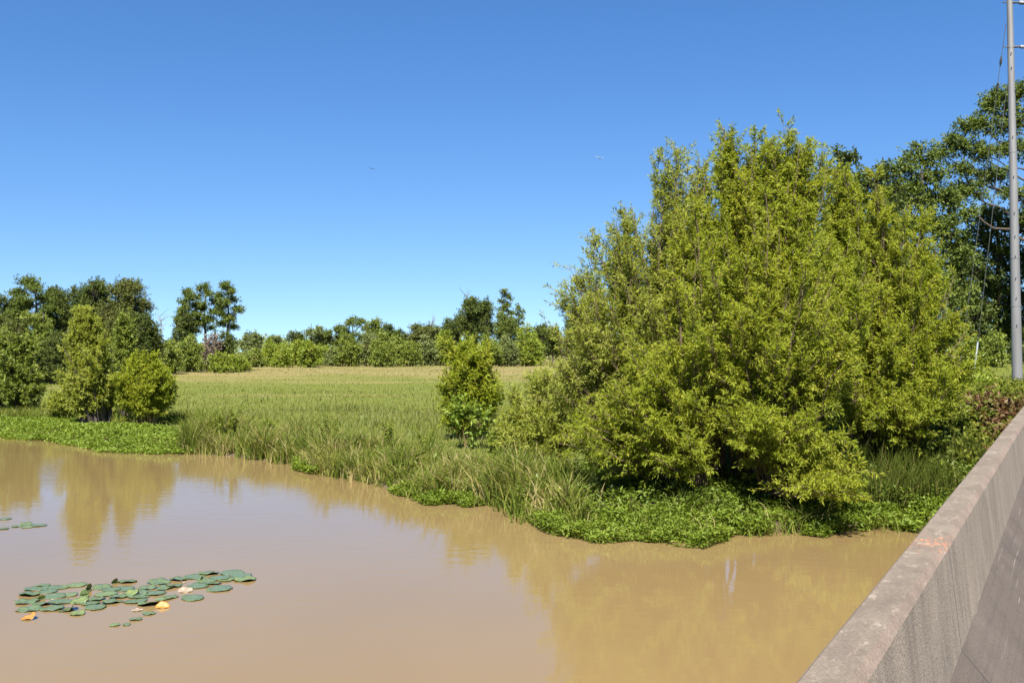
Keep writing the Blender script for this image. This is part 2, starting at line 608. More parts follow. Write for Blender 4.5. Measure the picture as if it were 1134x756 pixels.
# ----------------------------------------------------------------------------
# trees
# ----------------------------------------------------------------------------
def crown_leaves(M, tw, rng, lobes, L, W, cover, per_twig, twig_len, up, droop, spread, sub_size, tubes_on, tr, min_z=.05, inner=.5):
    """lobes: list of (centre, radii).  Adds leaves to M and sub branches / twigs to tw."""
    cs = np.array([l[0] for l in lobes], float)
    rs = np.array([l[1] for l in lobes], float)
    area = 4 * PI * (((rs[:, 0] * rs[:, 1]) ** 1.6 + (rs[:, 0] * rs[:, 2]) ** 1.6 + (rs[:, 1] * rs[:, 2]) ** 1.6) / 3) ** (1 / 1.6)
    for i in range(len(lobes)):
        n_leaf = cover * area[i] / (L * W * .5)
        n_tw = max(6, int(n_leaf / per_twig))
        n_sub = max(4, int(area[i] / (sub_size * sub_size)))
        u = nrm(rng.normal(size=(n_sub, 3)))
        u[:, 2] = np.where((u[:, 2] < -.45) & (rng.random(n_sub) < .6), -u[:, 2], u[:, 2])
        fr = inner + (1.02 - inner) * rng.random(n_sub) ** .55
        tip = cs[i] + u * rs[i] * fr[:, None]
        # thin out what lies deep inside a neighbouring lobe
        deep = np.zeros(n_sub, bool)
        for j in range(len(lobes)):
            if j != i:
                deep |= (np.linalg.norm((tip - cs[j]) / rs[j], axis=1) < .6)
        keep = (~deep | (rng.random(n_sub) < .25)) & (tip[:, 2] > min_z)
        tip, u = tip[keep], u[keep]
        if len(tip) == 0:
            continue
        start = cs[i] + (tip - cs[i]) * .12 + rng.normal(size=tip.shape) * .06 * rs[i]
        start[:, 2] -= .15 * rs[i][2]
        mid = (start + tip) / 2 + np.array([0, 0, 1]) * .12 * np.linalg.norm(tip - start, axis=1)[:, None]
        if tubes_on:
            k = 5
            pa = bezier(start, mid, tip, k)
            r0 = tr * (.6 + .6 * rng.random(len(tip)))
            ra = r0[:, None] * np.linspace(1, .25, k)[None]
            tw.add(*tubes(pa, ra, 4))
        subtone = rng.normal(0, .16, len(tip))
        pick = rng.integers(0, len(tip), n_tw)
        t = .45 + .6 * rng.random(n_tw)[:, None]
        base = bezier(start, mid, tip, 2)[:, 0][pick] * (1 - t) ** 2 + 2 * t * (1 - t) * mid[pick] + t * t * tip[pick]
        base = base + rng.normal(size=base.shape) * sub_size * spread
        sd = nrm(tip[pick] - cs[i] + 1e-6)
        d = nrm(sd * .7 + np.array([0, 0, up]) + rng.normal(size=base.shape) * .55)
        ln = twig_len * (.55 + .9 * rng.random(n_tw))[:, None]
        p0 = base - d * ln * .35
        p1 = base + d * ln * .25
        p2 = base + d * ln * .65 - np.array([0, 0, 1]) * ln * droop
        ok = p2[:, 2] > min_z
        p0, p1, p2, d, ln, pick = p0[ok], p1[ok], p2[ok], d[ok], ln[ok], pick[ok]
        if len(p0) == 0:
            continue
        if tubes_on > 1:
            pa = bezier(p0, p1, p2, 3)
            ra = np.ones((len(p0), 1)) * np.array([[.006, .0045, .002]]) * (tr / .02) ** .5
            tw.add(*tubes(pa, ra, 3))
        m = per_twig
        t = (.08 + .94 * (np.arange(m)[None] + rng.random((len(p0), m))) / m)[..., None]
        pos = (1 - t) ** 2 * p0[:, None] + 2 * t * (1 - t) * p1[:, None] + t * t * p2[:, None]
        dirs = nrm(2 * (1 - t) * (p1 - p0)[:, None] + 2 * t * (p2 - p1)[:, None])
        pos = pos.reshape(-1, 3)
        dirs = dirs.reshape(-1, 3)
        n = len(pos)
        rv = nrm(rng.normal(size=(n, 3)))
        ax = nrm(dirs * .55 + rv * .75 - np.array([0, 0, 1]) * droop * .9)
        nr = nrm(np.cross(ax, nrm(rng.normal(size=(n, 3)))) + np.array([-.1, -.45, .8]) * (rng.random((n, 1)) < .8))
        nr = nrm(nr - ax * (nr * ax).sum(1, keepdims=True))
        pos = pos + rv * L * .2
        LL = L * (.6 + .7 * rng.random(n))
        WW = W * (.65 + .6 * rng.random(n))
        v, f = leaf_quads(pos, ax, nr, LL, WW, .18)
        young = (t.reshape(-1) - .5) * .18
        tone = np.clip(.47 + np.repeat(subtone[pick], m) + rng.normal(0, .13, n) + young, 0, 1)
        M.add(v, f, np.repeat(tone, 4))


def limbs(tw, rng, bases, lobes, r_base, k=10, single=None):
    """stems from the ground (or from one trunk) to every lobe's centre"""
    bases = np.array(bases, float)
    if single is not None:
        top, r0, r1 = single
        b = bases[0]
        z = np.linspace(0, 1, 14)
        path = b[None] + (np.array(top) - b)[None] * z[:, None]
        path[1:-1, :2] += np.cumsum(rng.normal(0, r0 * .35, (12, 2)), 0) * .6
        rad = r0 + (r1 - r0) * z
        rad[0] *= 1.45
        path[0, 2] -= .25
        tw.add(*tubes(path[None], rad[None], 8))
        for c, r in lobes:
            hd = np.linalg.norm(np.array(c[:2]) - b[:2])
            zz = np.clip((c[2] - .55 * hd - b[2]) / (top[2] - b[2]), .18, .95)
            j = zz * 13
            s = np.array([np.interp(j, np.arange(14), path[:, a]) for a in range(3)])
            rr = min(np.interp(j, np.arange(14), rad) * .55, .055 * max(hd, .6))
            m = (s + np.array(c)) / 2
            m[2] += -.08 * hd
            pa = bezier(s[None], m[None], np.array(c, float)[None], 8)
            pa[0, 1:-1] += rng.normal(0, .05 * hd + .01, (6, 3)) * .5
            tw.add(*tubes(pa, np.linspace(rr, rr * .3, 8)[None], 6))
        return
    for c, r in lobes:
        c = np.array(c, float)
        d = np.linalg.norm(bases[:, :2] - c[None, :2], axis=1) + rng.random(len(bases)) * .6
        b = bases[np.argmin(d)].copy()
        m = np.array([b[0] * .62 + c[0] * .38, b[1] * .62 + c[1] * .38, b[2] + (c[2] - b[2]) * .55])
        pa = bezier(b[None], m[None], c[None], k)
        pa[0, 1:-1] += rng.normal(0, .05 * r[0], (k - 2, 3))
        pa[0, 0, 2] -= .2
        rr = r_base * (.65 + .5 * rng.random()) * np.linspace(1, .3, k)
        tw.add(*tubes(pa, rr[None], 7))


def lob(px, py, rx, ry, Y, rd=None):
    k = Y / F
    return (P(px, py, Y), (rx * k, (rd if rd else .9 * (rx + ry) / 2) * k, ry * k))


def plant_tree(name, label, cat, base, lobes, leafmat, barkmat, L, W, cover=1., per=12, twig=.6, up=.35, droop=.15, spread=.3,
               sub=.8, tub=1, tr=.02, stems=None, r_base=.07, single=None, group=None, seed=0, inner=.5):
    """lobes are in world coordinates"""
    rng = np.random.default_rng(seed + 1000)
    root = thing(name, label, cat, base, 0, group)
    b = np.array(base, float)
    loc = [(np.array(c) - b, np.array(r)) for c, r in lobes]
    M, T = Mesh(), Mesh()
    if single is not None:
        limbs(T, rng, [(0, 0, 0)], loc, r_base, single=((single[0][0], single[0][1], single[0][2]), single[1], single[2]))
    else:
        limbs(T, rng, stems if stems else [(0, 0, 0)], loc, r_base)
    crown_leaves(M, T, rng, loc, L, W, cover, per, twig, up, droop, spread, sub, tub, tr, inner=inner)
    M.build('crown', leafmat, root)
    T.build('trunk', barkmat, root, smooth=True)
    return root


def plume_tree(name, label, cat, base, lobes, leafmat, barkmat, L, W, tips=14, twigs=44, per=20, twig=.6, up=.35, droop=.2, stems=None, r_base=.07,
               group=None, seed=0, tr=.016, start=.38, min_z=.1, arch=.62):
    """a willow: every branch arches up from the stool and ends in a feathery, pointed spray"""
    rng = np.random.default_rng(seed + 1000)
    root = thing(name, label, cat, base, 0, group)
    b = np.array(base, float)
    M, T = Mesh(), Mesh()
    st = np.array(stems if stems else [(0, 0, 0)], float)
    cs = np.array([l[0] for l in lobes]) - b
    rs = np.array([l[1] for l in lobes])
    tp, ld = [], []
    for i in range(len(lobes)):
        n = max(4, int(tips * (.5 + .5 * rs[i].mean() / rs[:].mean())))
        u = nrm(rng.normal(size=(n, 3)))
        u[:, 2] = np.where(u[:, 2] < -.25, -u[:, 2], u[:, 2])
        fr = .50 + .54 * rng.random((n, 1)) ** .6
        t_ = cs[i] + u * rs[i] * fr
        lead = (rng.random(n) < .4) & (u[:, 2] > .25)        # leaders shoot out above the rest
        t_[:, 2] += lead * (.05 + .28 * rng.random(n)) * rs[i][2]
        t_[:, :2] += (lead * rng.random(n))[:, None] * u[:, :2] * .25 * rs[i][:2]
        keep = np.ones(n, bool)
        for j in range(len(lobes)):
            if j != i:
                keep &= ~((np.linalg.norm((t_ - cs[j]) / rs[j], axis=1) < .5) & (rng.random(n) < .7))
        tp.append(t_[keep])
        ld.append(lead[keep])
    tp, ld = np.concatenate(tp), np.concatenate(ld)
    ld = ld[tp[:, 2] > .35]
    tp = tp[tp[:, 2] > .35]
    n = len(tp)
    pick = np.argmin(np.linalg.norm(st[None, :, :2] - tp[:, None, :2] * .35, axis=2) + rng.random((n, len(st))) * .7, axis=1)
    b0 = st[pick] + rng.normal(0, .045 * r_base / .03 * .7, (n, 3)) * np.array([1, 1, 0])
    b0[:, 2] = -.15
    ctrl = np.stack([b0[:, 0] * .58 + tp[:, 0] * .42, b0[:, 1] * .58 + tp[:, 1] * .42, tp[:, 2] * arch], -1) + rng.normal(0, .12, (n, 3))
    k = 9
    path = bezier(b0, ctrl, tp, k)
    path[:, 2:-1] += rng.normal(0, .035, (n, k - 3, 3))
    hgt = tp[:, 2:3]
    rad = r_base * (.30 + .30 * rng.random((n, 1))) * np.linspace(1, .10, k)[None] ** .9
    big_ = rng.random(n) < min(1, 16 / n)
    rad[big_] *= 1.8
    T.add(*tubes(path, rad, 6))
    ln_all = np.linalg.norm(tp - b0, axis=1)
    tone_b = rng.normal(0, .10, n)
    nt_ = np.maximum(8, (twigs * ln_all / ln_all.mean() * np.where(ld, .62, 1.0) * (.7 + .6 * rng.random(n))).astype(int))
    own = np.repeat(np.arange(n), nt_)
    m = len(own)
    t = start + (1.0 - start) * rng.random(m) ** .95
    kp = rng.random(m) < 1 - .5 * sstep(t, .72, 1)
    t, own = t[kp], own[kp]
    m = len(own)
    tt = t[:, None]
    P0 = (1 - tt) ** 2 * b0[own] + 2 * tt * (1 - tt) * ctrl[own] + tt * tt * tp[own]
    tan = nrm(2 * (1 - tt) * (ctrl - b0)[own] + 2 * tt * (tp - ctrl)[own])
    rv = nrm(rng.normal(size=(m, 3)))
    rv = nrm(rv - .55 * tan * (rv * tan).sum(1, keepdims=True) + np.array([0, 0, .15]))
    ln = (twig * (1.25 - .68 * tt) * (.6 + .8 * rng.random((m, 1))))
    d = nrm(tan * (.45 + .45 * tt) + rv * (1.1 - .35 * tt) + np.array([0, 0, up]))
    p0 = P0
    p1 = P0 + d * ln * .55
    p2 = P0 + d * ln - np.array([0, 0, 1]) * ln * droop * (.4 + 1.0 * rng.random((m, 1)))
    ok = (p2[:, 2] > min_z)
    p0, p1, p2, own = p0[ok], p1[ok], p2[ok], own[ok]
    m = len(p0)
    T.add(*tubes(bezier(p0, p1, p2, 3), np.ones((m, 1)) * np.array([[.0065, .0045, .002]]) * (tr / .016) ** .5, 3))
    q = per
    t = (.10 + .92 * (np.arange(q)[None] + rng.random((m, q))) / q)[..., None]
    pos = ((1 - t) ** 2 * p0[:, None] + 2 * t * (1 - t) * p1[:, None] + t * t * p2[:, None]).reshape(-1, 3)
    dirs = nrm(2 * (1 - t) * (p1 - p0)[:, None] + 2 * t * (p2 - p1)[:, None]).reshape(-1, 3)
    nn = len(pos)
    rv = nrm(rng.normal(size=(nn, 3)))
    ax = nrm(dirs * .75 + rv * .75 - np.array([0, 0, 1]) * droop * 1.1)
    nr = nrm(np.cross(ax, nrm(rng.normal(size=(nn, 3)))) + np.array([-.1, -.45, .8]) * (rng.random((nn, 1)) < .8))
    nr = nrm(nr - ax * (nr * ax).sum(1, keepdims=True))
    pos = pos + rv * L * .15
    v, f = leaf_quads(pos, ax, nr, L * (.55 + .8 * rng.random(nn)), W * (.6 + .7 * rng.random(nn)), .2)
    tone = np.clip(.46 + np.repeat(tone_b[own], q) + np.repeat(rng.normal(0, .07, m), q) + rng.normal(0, .11, nn) + (t.reshape(-1) - .5) * .2, 0, 1)
    M.add(v, f, np.repeat(tone, 4))
    M.build('crown', leafmat, root)
    T.build('trunk', barkmat, root, smooth=True)
    return root


def gpt(px, Y):
    x = (px - CX) / F * Y
    return (x, Y, float(ground_z(x, Y)))


# ---- the big willows on the near bank --------------------------------------------------
big = dict(L=.118, W=.029, twig=.74, up=.42, droop=.20, r_base=.085, group='large willows on the near bank')
b = gpt(838, 25.6)
L1 = [lob(862, 232, 42, 62, 25.8), lob(818, 262, 48, 72, 25.4), lob(905, 268, 52, 72, 25.8), lob(800, 345, 70, 76, 24.6), lob(870, 345, 70, 80, 24.4), lob(930, 362, 52, 72, 25.2),
      lob(748, 402, 60, 66, 24.2), lob(825, 425, 74, 66, 23.8), lob(902, 432, 62, 66, 24.0), lob(700, 450, 52, 50, 24.0), lob(770, 482, 66, 36, 23.5), lob(668, 490, 38, 34, 24.2),
      lob(922, 512, 32, 34, 23.0), lob(930, 550, 22, 14, 21.8), lob(806, 180, 14, 34, 26), lob(866, 172, 24, 26, 26), lob(898, 186, 20, 26, 26), lob(838, 182, 18, 26, 26), lob(845, 480, 60, 32, 23.3), lob(720, 505, 40, 26, 23.6), lob(645, 498, 34, 30, 24.8), lob(782, 285, 34, 70, 26.2)]
plume_tree('willow_tree', 'largest willow, bushy yellow green crown overhanging the muddy water, several brown stems', 'willow', b, L1, WILLOW, BARK, tips=16, twigs=44, per=30,
           stems=[(-1.45, -.6, 0), (-.85, .2, 0), (-.25, .3, 0), (.15, -.6, 0), (.5, .25, 0), (.85, -.5, 0), (1.4, .3, 0)], seed=1, **big)
b = gpt(735, 28.2)
L2 = [lob(745, 203, 28, 48, 28.4), lob(757, 270, 44, 64, 28), lob(706, 300, 38, 54, 28.2), lob(670, 292, 28, 40, 28.4), lob(655, 345, 34, 54, 28), lob(705, 370, 54, 60, 27.4),
      lob(637, 400, 34, 56, 27.2), lob(680, 425, 46, 54, 26.8), lob(618, 440, 30, 44, 27), lob(695, 255, 16, 26, 28.4), lob(630, 335, 14, 34, 28), lob(782, 200, 14, 36, 28.4)]
plume_tree('willow_tree', 'pale feathery willow with open airy top, at the left side of the largest willow', 'willow', b, L2, WILLOW_PALE, BARK, tips=15, twigs=34, per=25,
           stems=[(-1.2, 0, 0), (-.5, .3, 0), (0, -.2, 0), (.5, .2, 0)], seed=2, **big)
b = gpt(985, 28.0)
L3 = [lob(950, 248, 42, 48, 28.2), lob(992, 280, 42, 60, 28), lob(930, 330, 46, 72, 27.6), lob(1008, 360, 40, 60, 27.4), lob(960, 405, 56, 60, 26.8), lob(1038, 398, 32, 46, 27.6),
      lob(1022, 440, 38, 38, 26.8), lob(980, 455, 46, 36, 26.4), lob(1058, 425, 20, 30, 27.6), lob(925, 212, 22, 28, 28.4), lob(1032, 345, 30, 44, 27.8), lob(1025, 320, 18, 36, 28)]
plume_tree('willow_tree', 'dense rounded willow nearest the bridge barrier, its crown leaning towards the grey pole', 'willow', b, L3, WILLOW, BARK, tips=16, twigs=44, per=30,
           stems=[(-.8, 0, 0), (-.2, .3, 0), (.3, -.2, 0), (.9, .2, 0)], seed=3, **big)
small = dict(L=.145, W=.038, per=17, up=.35, droop=.18, r_base=.035)
b = gpt(600, 31)
plume_tree('willow_shrub', 'low light green willow shrub in tall grass left of the pale feathery willow', 'shrub', b,
           [lob(603, 450, 28, 36, 31), lob(580, 465, 24, 32, 31), lob(615, 475, 34, 36, 30.4), lob(566, 488, 18, 22, 30.6), lob(592, 500, 32, 22, 30)], WILLOW_PALE, TWIG,
           stems=[(-.5, 0, 0), (0, .2, 0), (.4, -.1, 0)], seed=4, tips=14, twigs=28, twig=.6, start=.2, **small)
b = gpt(521, 42)
plume_tree('willow_shrub', 'upright bright green willow sapling standing alone where the meadow meets the bank grass', 'shrub', b,
           [lob(512, 402, 18, 24, 42), lob(535, 406, 17, 22, 42), lob(520, 430, 30, 30, 41.8), lob(515, 388, 9, 14, 42), lob(538, 440, 16, 24, 42), lob(504, 440, 15, 26, 42), lob(522, 462, 30, 14, 41.6)], WILLOW, TWIG,
           L=.17, W=.055, per=18, twig=.62, up=.4, droop=.1, stems=[(-.4, 0, 0), (0, .2, 0), (.3, -.1, 0)], r_base=.035, seed=5, tips=16, twigs=30, start=.18)
b = gpt(516, 38.5)
plant_tree('leafy_shrub', 'low deep green leafy shrub in front of the lone willow sapling', 'shrub', b,
           [lob(518, 462, 20, 16, 38.5), lob(508, 452, 12, 12, 38.5), lob(530, 470, 14, 14, 38.3)], PRIM, TWIG,
           L=.19, W=.09, per=14, twig=.35, up=.35, droop=.1, spread=.3, sub=.4, tub=1, tr=.01, r_base=.02, seed=6, cover=1.0)

# ---- willows on the left bank -----------------------------------------------------------
mid = dict(L=.155, W=.055, per=26, twig=.70, up=.35, droop=.12, start=.22)
b = gpt(108, 52)
plume_tree('willow_tree', 'tall slim grey green willow with dark forked trunks on the left bank', 'willow', b,
           [lob(97, 362, 12, 22, 52), lob(95, 388, 22, 32, 52), lob(103, 412, 27, 28, 51.6), lob(87, 428, 20, 24, 51.8), lob(116, 430, 15, 24, 52), lob(92, 352, 7, 14, 52), lob(80, 436, 13, 18, 51.6)],
           WILLOW_PALE, BARKD, stems=[(-.25, 0, 0), (.1, .2, 0), (.4, -.1, 0)], r_base=.17, seed=11, tips=16, twigs=38, **mid)
b = gpt(139, 57)
plume_tree('willow_tree', 'narrow green willow between the tall slim willow and the small round one', 'willow', b,
           [lob(138, 366, 8, 18, 57), lob(137, 390, 13, 26, 57), lob(140, 420, 16, 30, 57)],
           MIDGREEN, BARKD, stems=[(0, 0, 0), (.3, 0, 0)], r_base=.09, seed=12, tips=20, twigs=38, **mid)
b = gpt(160, 51)
plume_tree('willow_tree', 'small round yellow green willow on thin stems with its shadow on the left bank', 'willow', b,
           [lob(160, 404, 13, 14, 51), lob(149, 414, 13, 14, 51), lob(171, 413, 13, 14, 51), lob(140, 431, 13, 15, 50.8), lob(166, 428, 20, 18, 50.6), lob(184, 434, 12, 14, 51), lob(156, 420, 20, 18, 51.4), lob(162, 442, 24, 9, 51)],
           WILLOW, TWIG, stems=[(-.7, 0, 0), (-.3, .3, 0), (0, 0, 0), (.25, .2, 0), (.45, -.2, 0)], r_base=.055, seed=13, tips=15, twigs=26, **mid)
b = gpt(14, 60)
plume_tree('willow_tree', 'broad bushy green willow cut off by the left edge of the picture', 'willow', b,
           [lob(12, 388, 22, 24, 60), lob(28, 395, 16, 26, 60), lob(-12, 400, 24, 32, 60), lob(10, 415, 28, 28, 59.6), lob(32, 425, 15, 22, 59.4), lob(-18, 430, 22, 26, 60), lob(14, 436, 28, 18, 59.2)],
           MIDGREEN, BARKD, stems=[(-.6, 0, 0), (0, .2, 0), (.5, 0, 0)], r_base=.12, seed=14, tips=16, twigs=38, **mid)
b = gpt(70, 55)
plume_tree('willow_shrub', 'low straw green scrub at the left foot of the tall slim willow', 'shrub', b,
           [lob(68, 448, 12, 12, 55), lob(80, 452, 12, 10, 55)], WILLOW_PALE, TWIG, stems=[(-.3, 0, 0), (.3, 0, 0)], r_base=.03, seed=15, tips=12, twigs=14, **mid)


# ---- background trees ------------------------------------------------------------------
def auto_lobes(kind, base, h, hw, rng):
    b = np.array(base)
    o = []
    if kind == 'bush':
        o.append(((0, 0, .44 * h), (.72 * hw, .7 * hw, .42 * h)))
        for k in range(4):
            o.append(((hw * (-.66 + .44 * k), (rng.random() - .6) * .6 * hw, .15 * h), (.40 * hw, .40 * hw, .16 * h)))
        for k in range(5):
            a = rng.random() * 2 * PI
            z = .2 + .45 * rng.random()
            o.append(((math.cos(a) * .55 * hw, math.sin(a) * .5 * hw, z * h), (.46 * hw, .46 * hw, .24 * h)))
        for k in range(2):
            o.append((((rng.random() - .5) * .7 * hw, (rng.random() - .5) * .5 * hw, (.76 + .08 * rng.random()) * h), (.30 * hw, .3 * hw, .17 * h)))
    elif kind == 'oak':
        o.append(((0, 0, .56 * h), (.66 * hw, .66 * hw, .32 * h)))
        for k in range(9):
            a = k * 2.4 + rng.random()
            z = .30 + .52 * rng.random()
            w_ = math.sqrt(max(.15, 1 - ((z - .5) / .55) ** 2))
            o.append(((math.cos(a) * .62 * hw * w_, math.sin(a) * .6 * hw * w_, z * h), (.36 * hw, .36 * hw, .15 * h)))
        for k in range(3):
            o.append((((rng.random() - .5) * .9 * hw, (rng.random() - .5) * .8 * hw, (.82 + .07 * rng.random()) * h), (.30 * hw, .3 * hw, .10 * h)))
    elif kind == 'cypress':
        n = 13
        for k in range(n):
            z = .50 + .47 * k / (n - 1)
            a = k * 2.4 + rng.random()
            w_ = .55 + .45 * math.sin(PI * min(1, (z - .40) / .6))
            o.append(((math.cos(a) * .62 * hw * w_, math.sin(a) * .6 * hw * w_, z * h), (.46 * hw * w_, .46 * hw * w_, .022 * h)))
        o.append(((0, 0, .97 * h), (.30 * hw, .3 * hw, .04 * h)))
    elif kind == 'open':
        for k in range(9):
            z = .45 + .5 * rng.random()
            a = k * 2.4 + rng.random()
            o.append(((math.cos(a) * .65 * hw, math.sin(a) * .6 * hw, z * h), (.34 * hw, .34 * hw, .07 * h)))
        o.append(((0, 0, .4 * h), (.5 * hw, .5 * hw, .2 * h)))
    return [(np.array(c) + b, np.array(r)) for c, r in o]


SEED = [100]


def bg(kind, px, top, hw_px, Y, mat, label, name='broadleaf_tree', group=None, cover=1.0, bark=BARKD, leaf=1.9):
    SEED[0] += 1
    rng = np.random.default_rng(SEED[0])
    base = gpt(px, Y)
    h = P(px, top, Y)[2] - base[2]
    hw = hw_px * Y / F
    lobes = auto_lobes(kind, base, h, hw, rng)
    L = leaf * Y / F
    flat = kind in ('cypress', 'open')
    single = ((rng.normal() * .02 * h, 0, h * .96), .02 * h + .05, .05) if kind != 'bush' else None
    st = [(-.2 * hw, 0, 0), (0, .1 * hw, 0), (.25 * hw, 0, 0)] if kind == 'bush' else None
    plant_tree(name, label, 'shrub' if name.endswith('shrub') else 'tree', base, lobes, mat, bark, L=L, W=L * .55, cover=cover, per=9, twig=L * 2.6, up=.25 if not flat else .1, droop=.1, spread=.35,
               sub=max(.5, hw * .24), tub=1, tr=.012 * hw + .01, stems=st, r_base=.02 * h, single=single, group=group, seed=SEED[0], inner=.55 if not flat else .2)


G1 = 'dark trees at the left behind the bank willows'
bg('oak', 138, 305, 30, 130, OAK_BROWN, 'big dark rounded tree at the right end of the left grove, behind the slim willow', 'oak_tree', G1, 1.3)
bg('oak', 104, 307, 32, 136, OAK, 'dark tree in the left grove with its crown top right above the tall slim willow', 'oak_tree', G1, 1.3)
bg('oak', 70, 313, 32, 132, OAK, 'dark spreading tree in the left grove, just left of the slim willow top', 'oak_tree', G1, 1.2)
bg('cypress', 36, 309, 27, 128, CYPRESS, 'layered airy tree poking out of the left grove with feathery green tiers', 'cypress_tree', G1, 1.5)
bg('oak', 6, 325, 26, 134, OAK, 'dark tree in the left grove at the very left edge of the picture', 'oak_tree', G1, 1.2)
bg('oak', 46, 343, 24, 112, MIDGREEN, 'mid green lower tree in front of the left grove, above the broad bushy willow', 'broadleaf_tree', G1, 1.2)
bg('bush', 14, 352, 22, 104, OAK_BROWN, 'dusty green low tree in front of the left grove at the picture edge', 'broadleaf_tree', G1, 1.2)
bg('bush', 62, 366, 22, 108, OAK, 'shaded dark low tree between the broad bushy willow and the slim willow', 'broadleaf_tree', G1, 1.2)
bg('oak', 158, 345, 16, 124, OAK, 'small dark tree at the right shoulder of the left grove', 'oak_tree', G1, 1.2)
bg('oak', 168, 362, 14, 140, OAK_BROWN, 'small dusty tree in the gap between the left grove and the cypress trio', 'broadleaf_tree', None, 1.1)
bg('bush', 186, 374, 17, 150, MIDGREEN, 'green bushy tree right of the small round willow, under the leftmost tall cypress', 'broadleaf_tree')
G2 = 'three tall cypresses in the distance'
bg('cypress', 209, 321, 15, 170, CYPRESS, 'leftmost tall distant cypress, with dense dark ivy halfway up', 'cypress_tree', G2, 1.8)
bg('cypress', 227, 316, 16, 172, CYPRESS, 'middle one of three tall distant cypresses with bare trunk below tiered crown', 'cypress_tree', G2, 1.8)
bg('cypress', 251, 313, 17, 170, CYPRESS, 'rightmost and tallest distant cypress with flat tiered crown on a bare trunk', 'cypress_tree', G2, 1.8)
bg('oak', 204, 342, 14, 168, OAK, 'dark rounded tree in front of the leftmost tall cypress', 'oak_tree', None, 1.2)
bg('bush', 252, 364, 11, 168, OAK, 'dark ivy thicket clasping the foot of the rightmost tall cypress', 'ivy_thicket', None, 1.3)
bg('bush', 233, 369, 14, 167, GREYBRUSH, 'grey brown dry brush between the cypress trunks', 'dry_shrub', None, .9)
bg('bush', 210, 371, 17, 160, MIDGREEN, 'green tree at the foot of the cypress trio', 'broadleaf_tree')
bg('bush', 245, 390, 13, 158, SHRUB, 'bright green round shrub below the rightmost tall cypress', 'meadow_shrub')
bg('bush', 264, 393, 12, 162, SHRUB, 'small bright round shrub right of the cypress trio at the meadow edge', 'meadow_shrub')
G3 = 'shrubby willows along the far edge of the meadow'
rowlab = ['at the left end of the far row', 'second in the far row, right of the cypress trio', 'below the small domed far tree', 'just left of the dark round far tree', 'in front of the dark round far tree',
          'left of the airy crowned trees', 'lowest of the far row under the airy crowned trees', 'yellowish one below the airy crowned trees', 'tallest one of the middle of the far row', 'right neighbour of the tallest in the far row',
          'in front of the notch of sky in the tree line', 'lower one right of the notch of sky', 'in front of the dead snag', 'left of the lone sapling top', 'behind the lone willow sapling',
          'round one right of the lone sapling', 'beside the pale feathery willow at the far edge']
row = [(282, 386, 12), (298, 376, 13), (313, 381, 12), (327, 376, 13), (344, 377, 14), (358, 381, 11), (368, 386, 12), (386, 370, 14), (409, 366, 15), (424, 367, 14), (438, 371, 13), (454, 378, 12), (473, 370, 13),
       (491, 364, 14), (541, 372, 15), (583, 359, 19), (562, 372, 14)]
for (px, top, hw), lb in zip(row, rowlab):
    Y = 205 + RNG.random() * 26
    m = [SHRUB, MIDGREEN, SHRUB, MIDGREEN, HAZY][int(RNG.integers(0, 5))]
    bg('bush', px, top, hw, Y, m, 'bushy green willow ' + lb, 'willow_shrub', G3, 1.1, TWIG)
G4 = 'taller trees rising behind the far row of willows'
far = [('oak', 279, 367, 12, HAZY, 'small domed tree rising behind the far row near the cypress trio'),
       ('oak', 304, 372, 14, HAZY, 'low hazy tree behind the far row, left of the dark round far tree'),
       ('oak', 329, 366, 11, OAK, 'dark round tree rising behind the far row'),
       ('open', 347, 356, 11, HAZY, 'pale thin tree beside the dark round far tree'),
       ('oak', 356, 366, 11, OAK, 'dark low tree under the pale thin far tree'),
       ('open', 372, 356, 13, CYPRESS, 'airy crowned far tree, left one of the pair with sky showing through'),
       ('open', 391, 350, 13, CYPRESS, 'airy crowned far tree, right and taller one of the pair with sky showing through'),
       ('oak', 414, 353, 14, MIDGREEN, 'full green far tree with highest top of the middle tree line'),
       ('oak', 430, 358, 13, OAK, 'dark far tree on the slope of the tree line left of the notch'),
       ('oak', 443, 365, 10, OAK, 'last low dark far tree before the notch of sky'),
       ('oak', 466, 359, 17, OAK_BROWN, 'smooth domed dark tree right of the notch of sky'),
       ('oak', 483, 362, 13, OAK_BROWN, 'low dark tree between the domed tree and the great dark oak'),
       ('oak', 500, 350, 13, OAK, 'dark tree at the left shoulder of the great dark oak'),
       ('oak', 528, 328, 24, OAK, 'great dark oak, largest crown above the lone willow sapling'),
       ('oak', 561, 346, 14, CYPRESS, 'green leafy lower half of growth round the tall far cypress'),
       ('cypress', 560, 321, 10, CYPRESS, 'tall far cypress just right of the great dark oak'),
       ('cypress', 575, 338, 7, CYPRESS, 'slim short far cypress right of the tall one'),
       ('oak', 597, 358, 13, OAK, 'low dark far tree beside the pale feathery willow edge'),
       ('oak', 612, 362, 13, OAK, 'dark far tree half hidden by the pale feathery willow'),
       ('oak', 640, 350, 20, OAK, 'far dark tree screened by the pale feathery willow')]
for kind, px, top, hw, m, lb in far:
    Y = 236 + RNG.random() * 30
    bg(kind, px, top, hw, Y, m, lb, 'cypress_tree' if kind == 'cypress' else 'broadleaf_tree', G4, 1.7 if kind != 'oak' else 1.25)


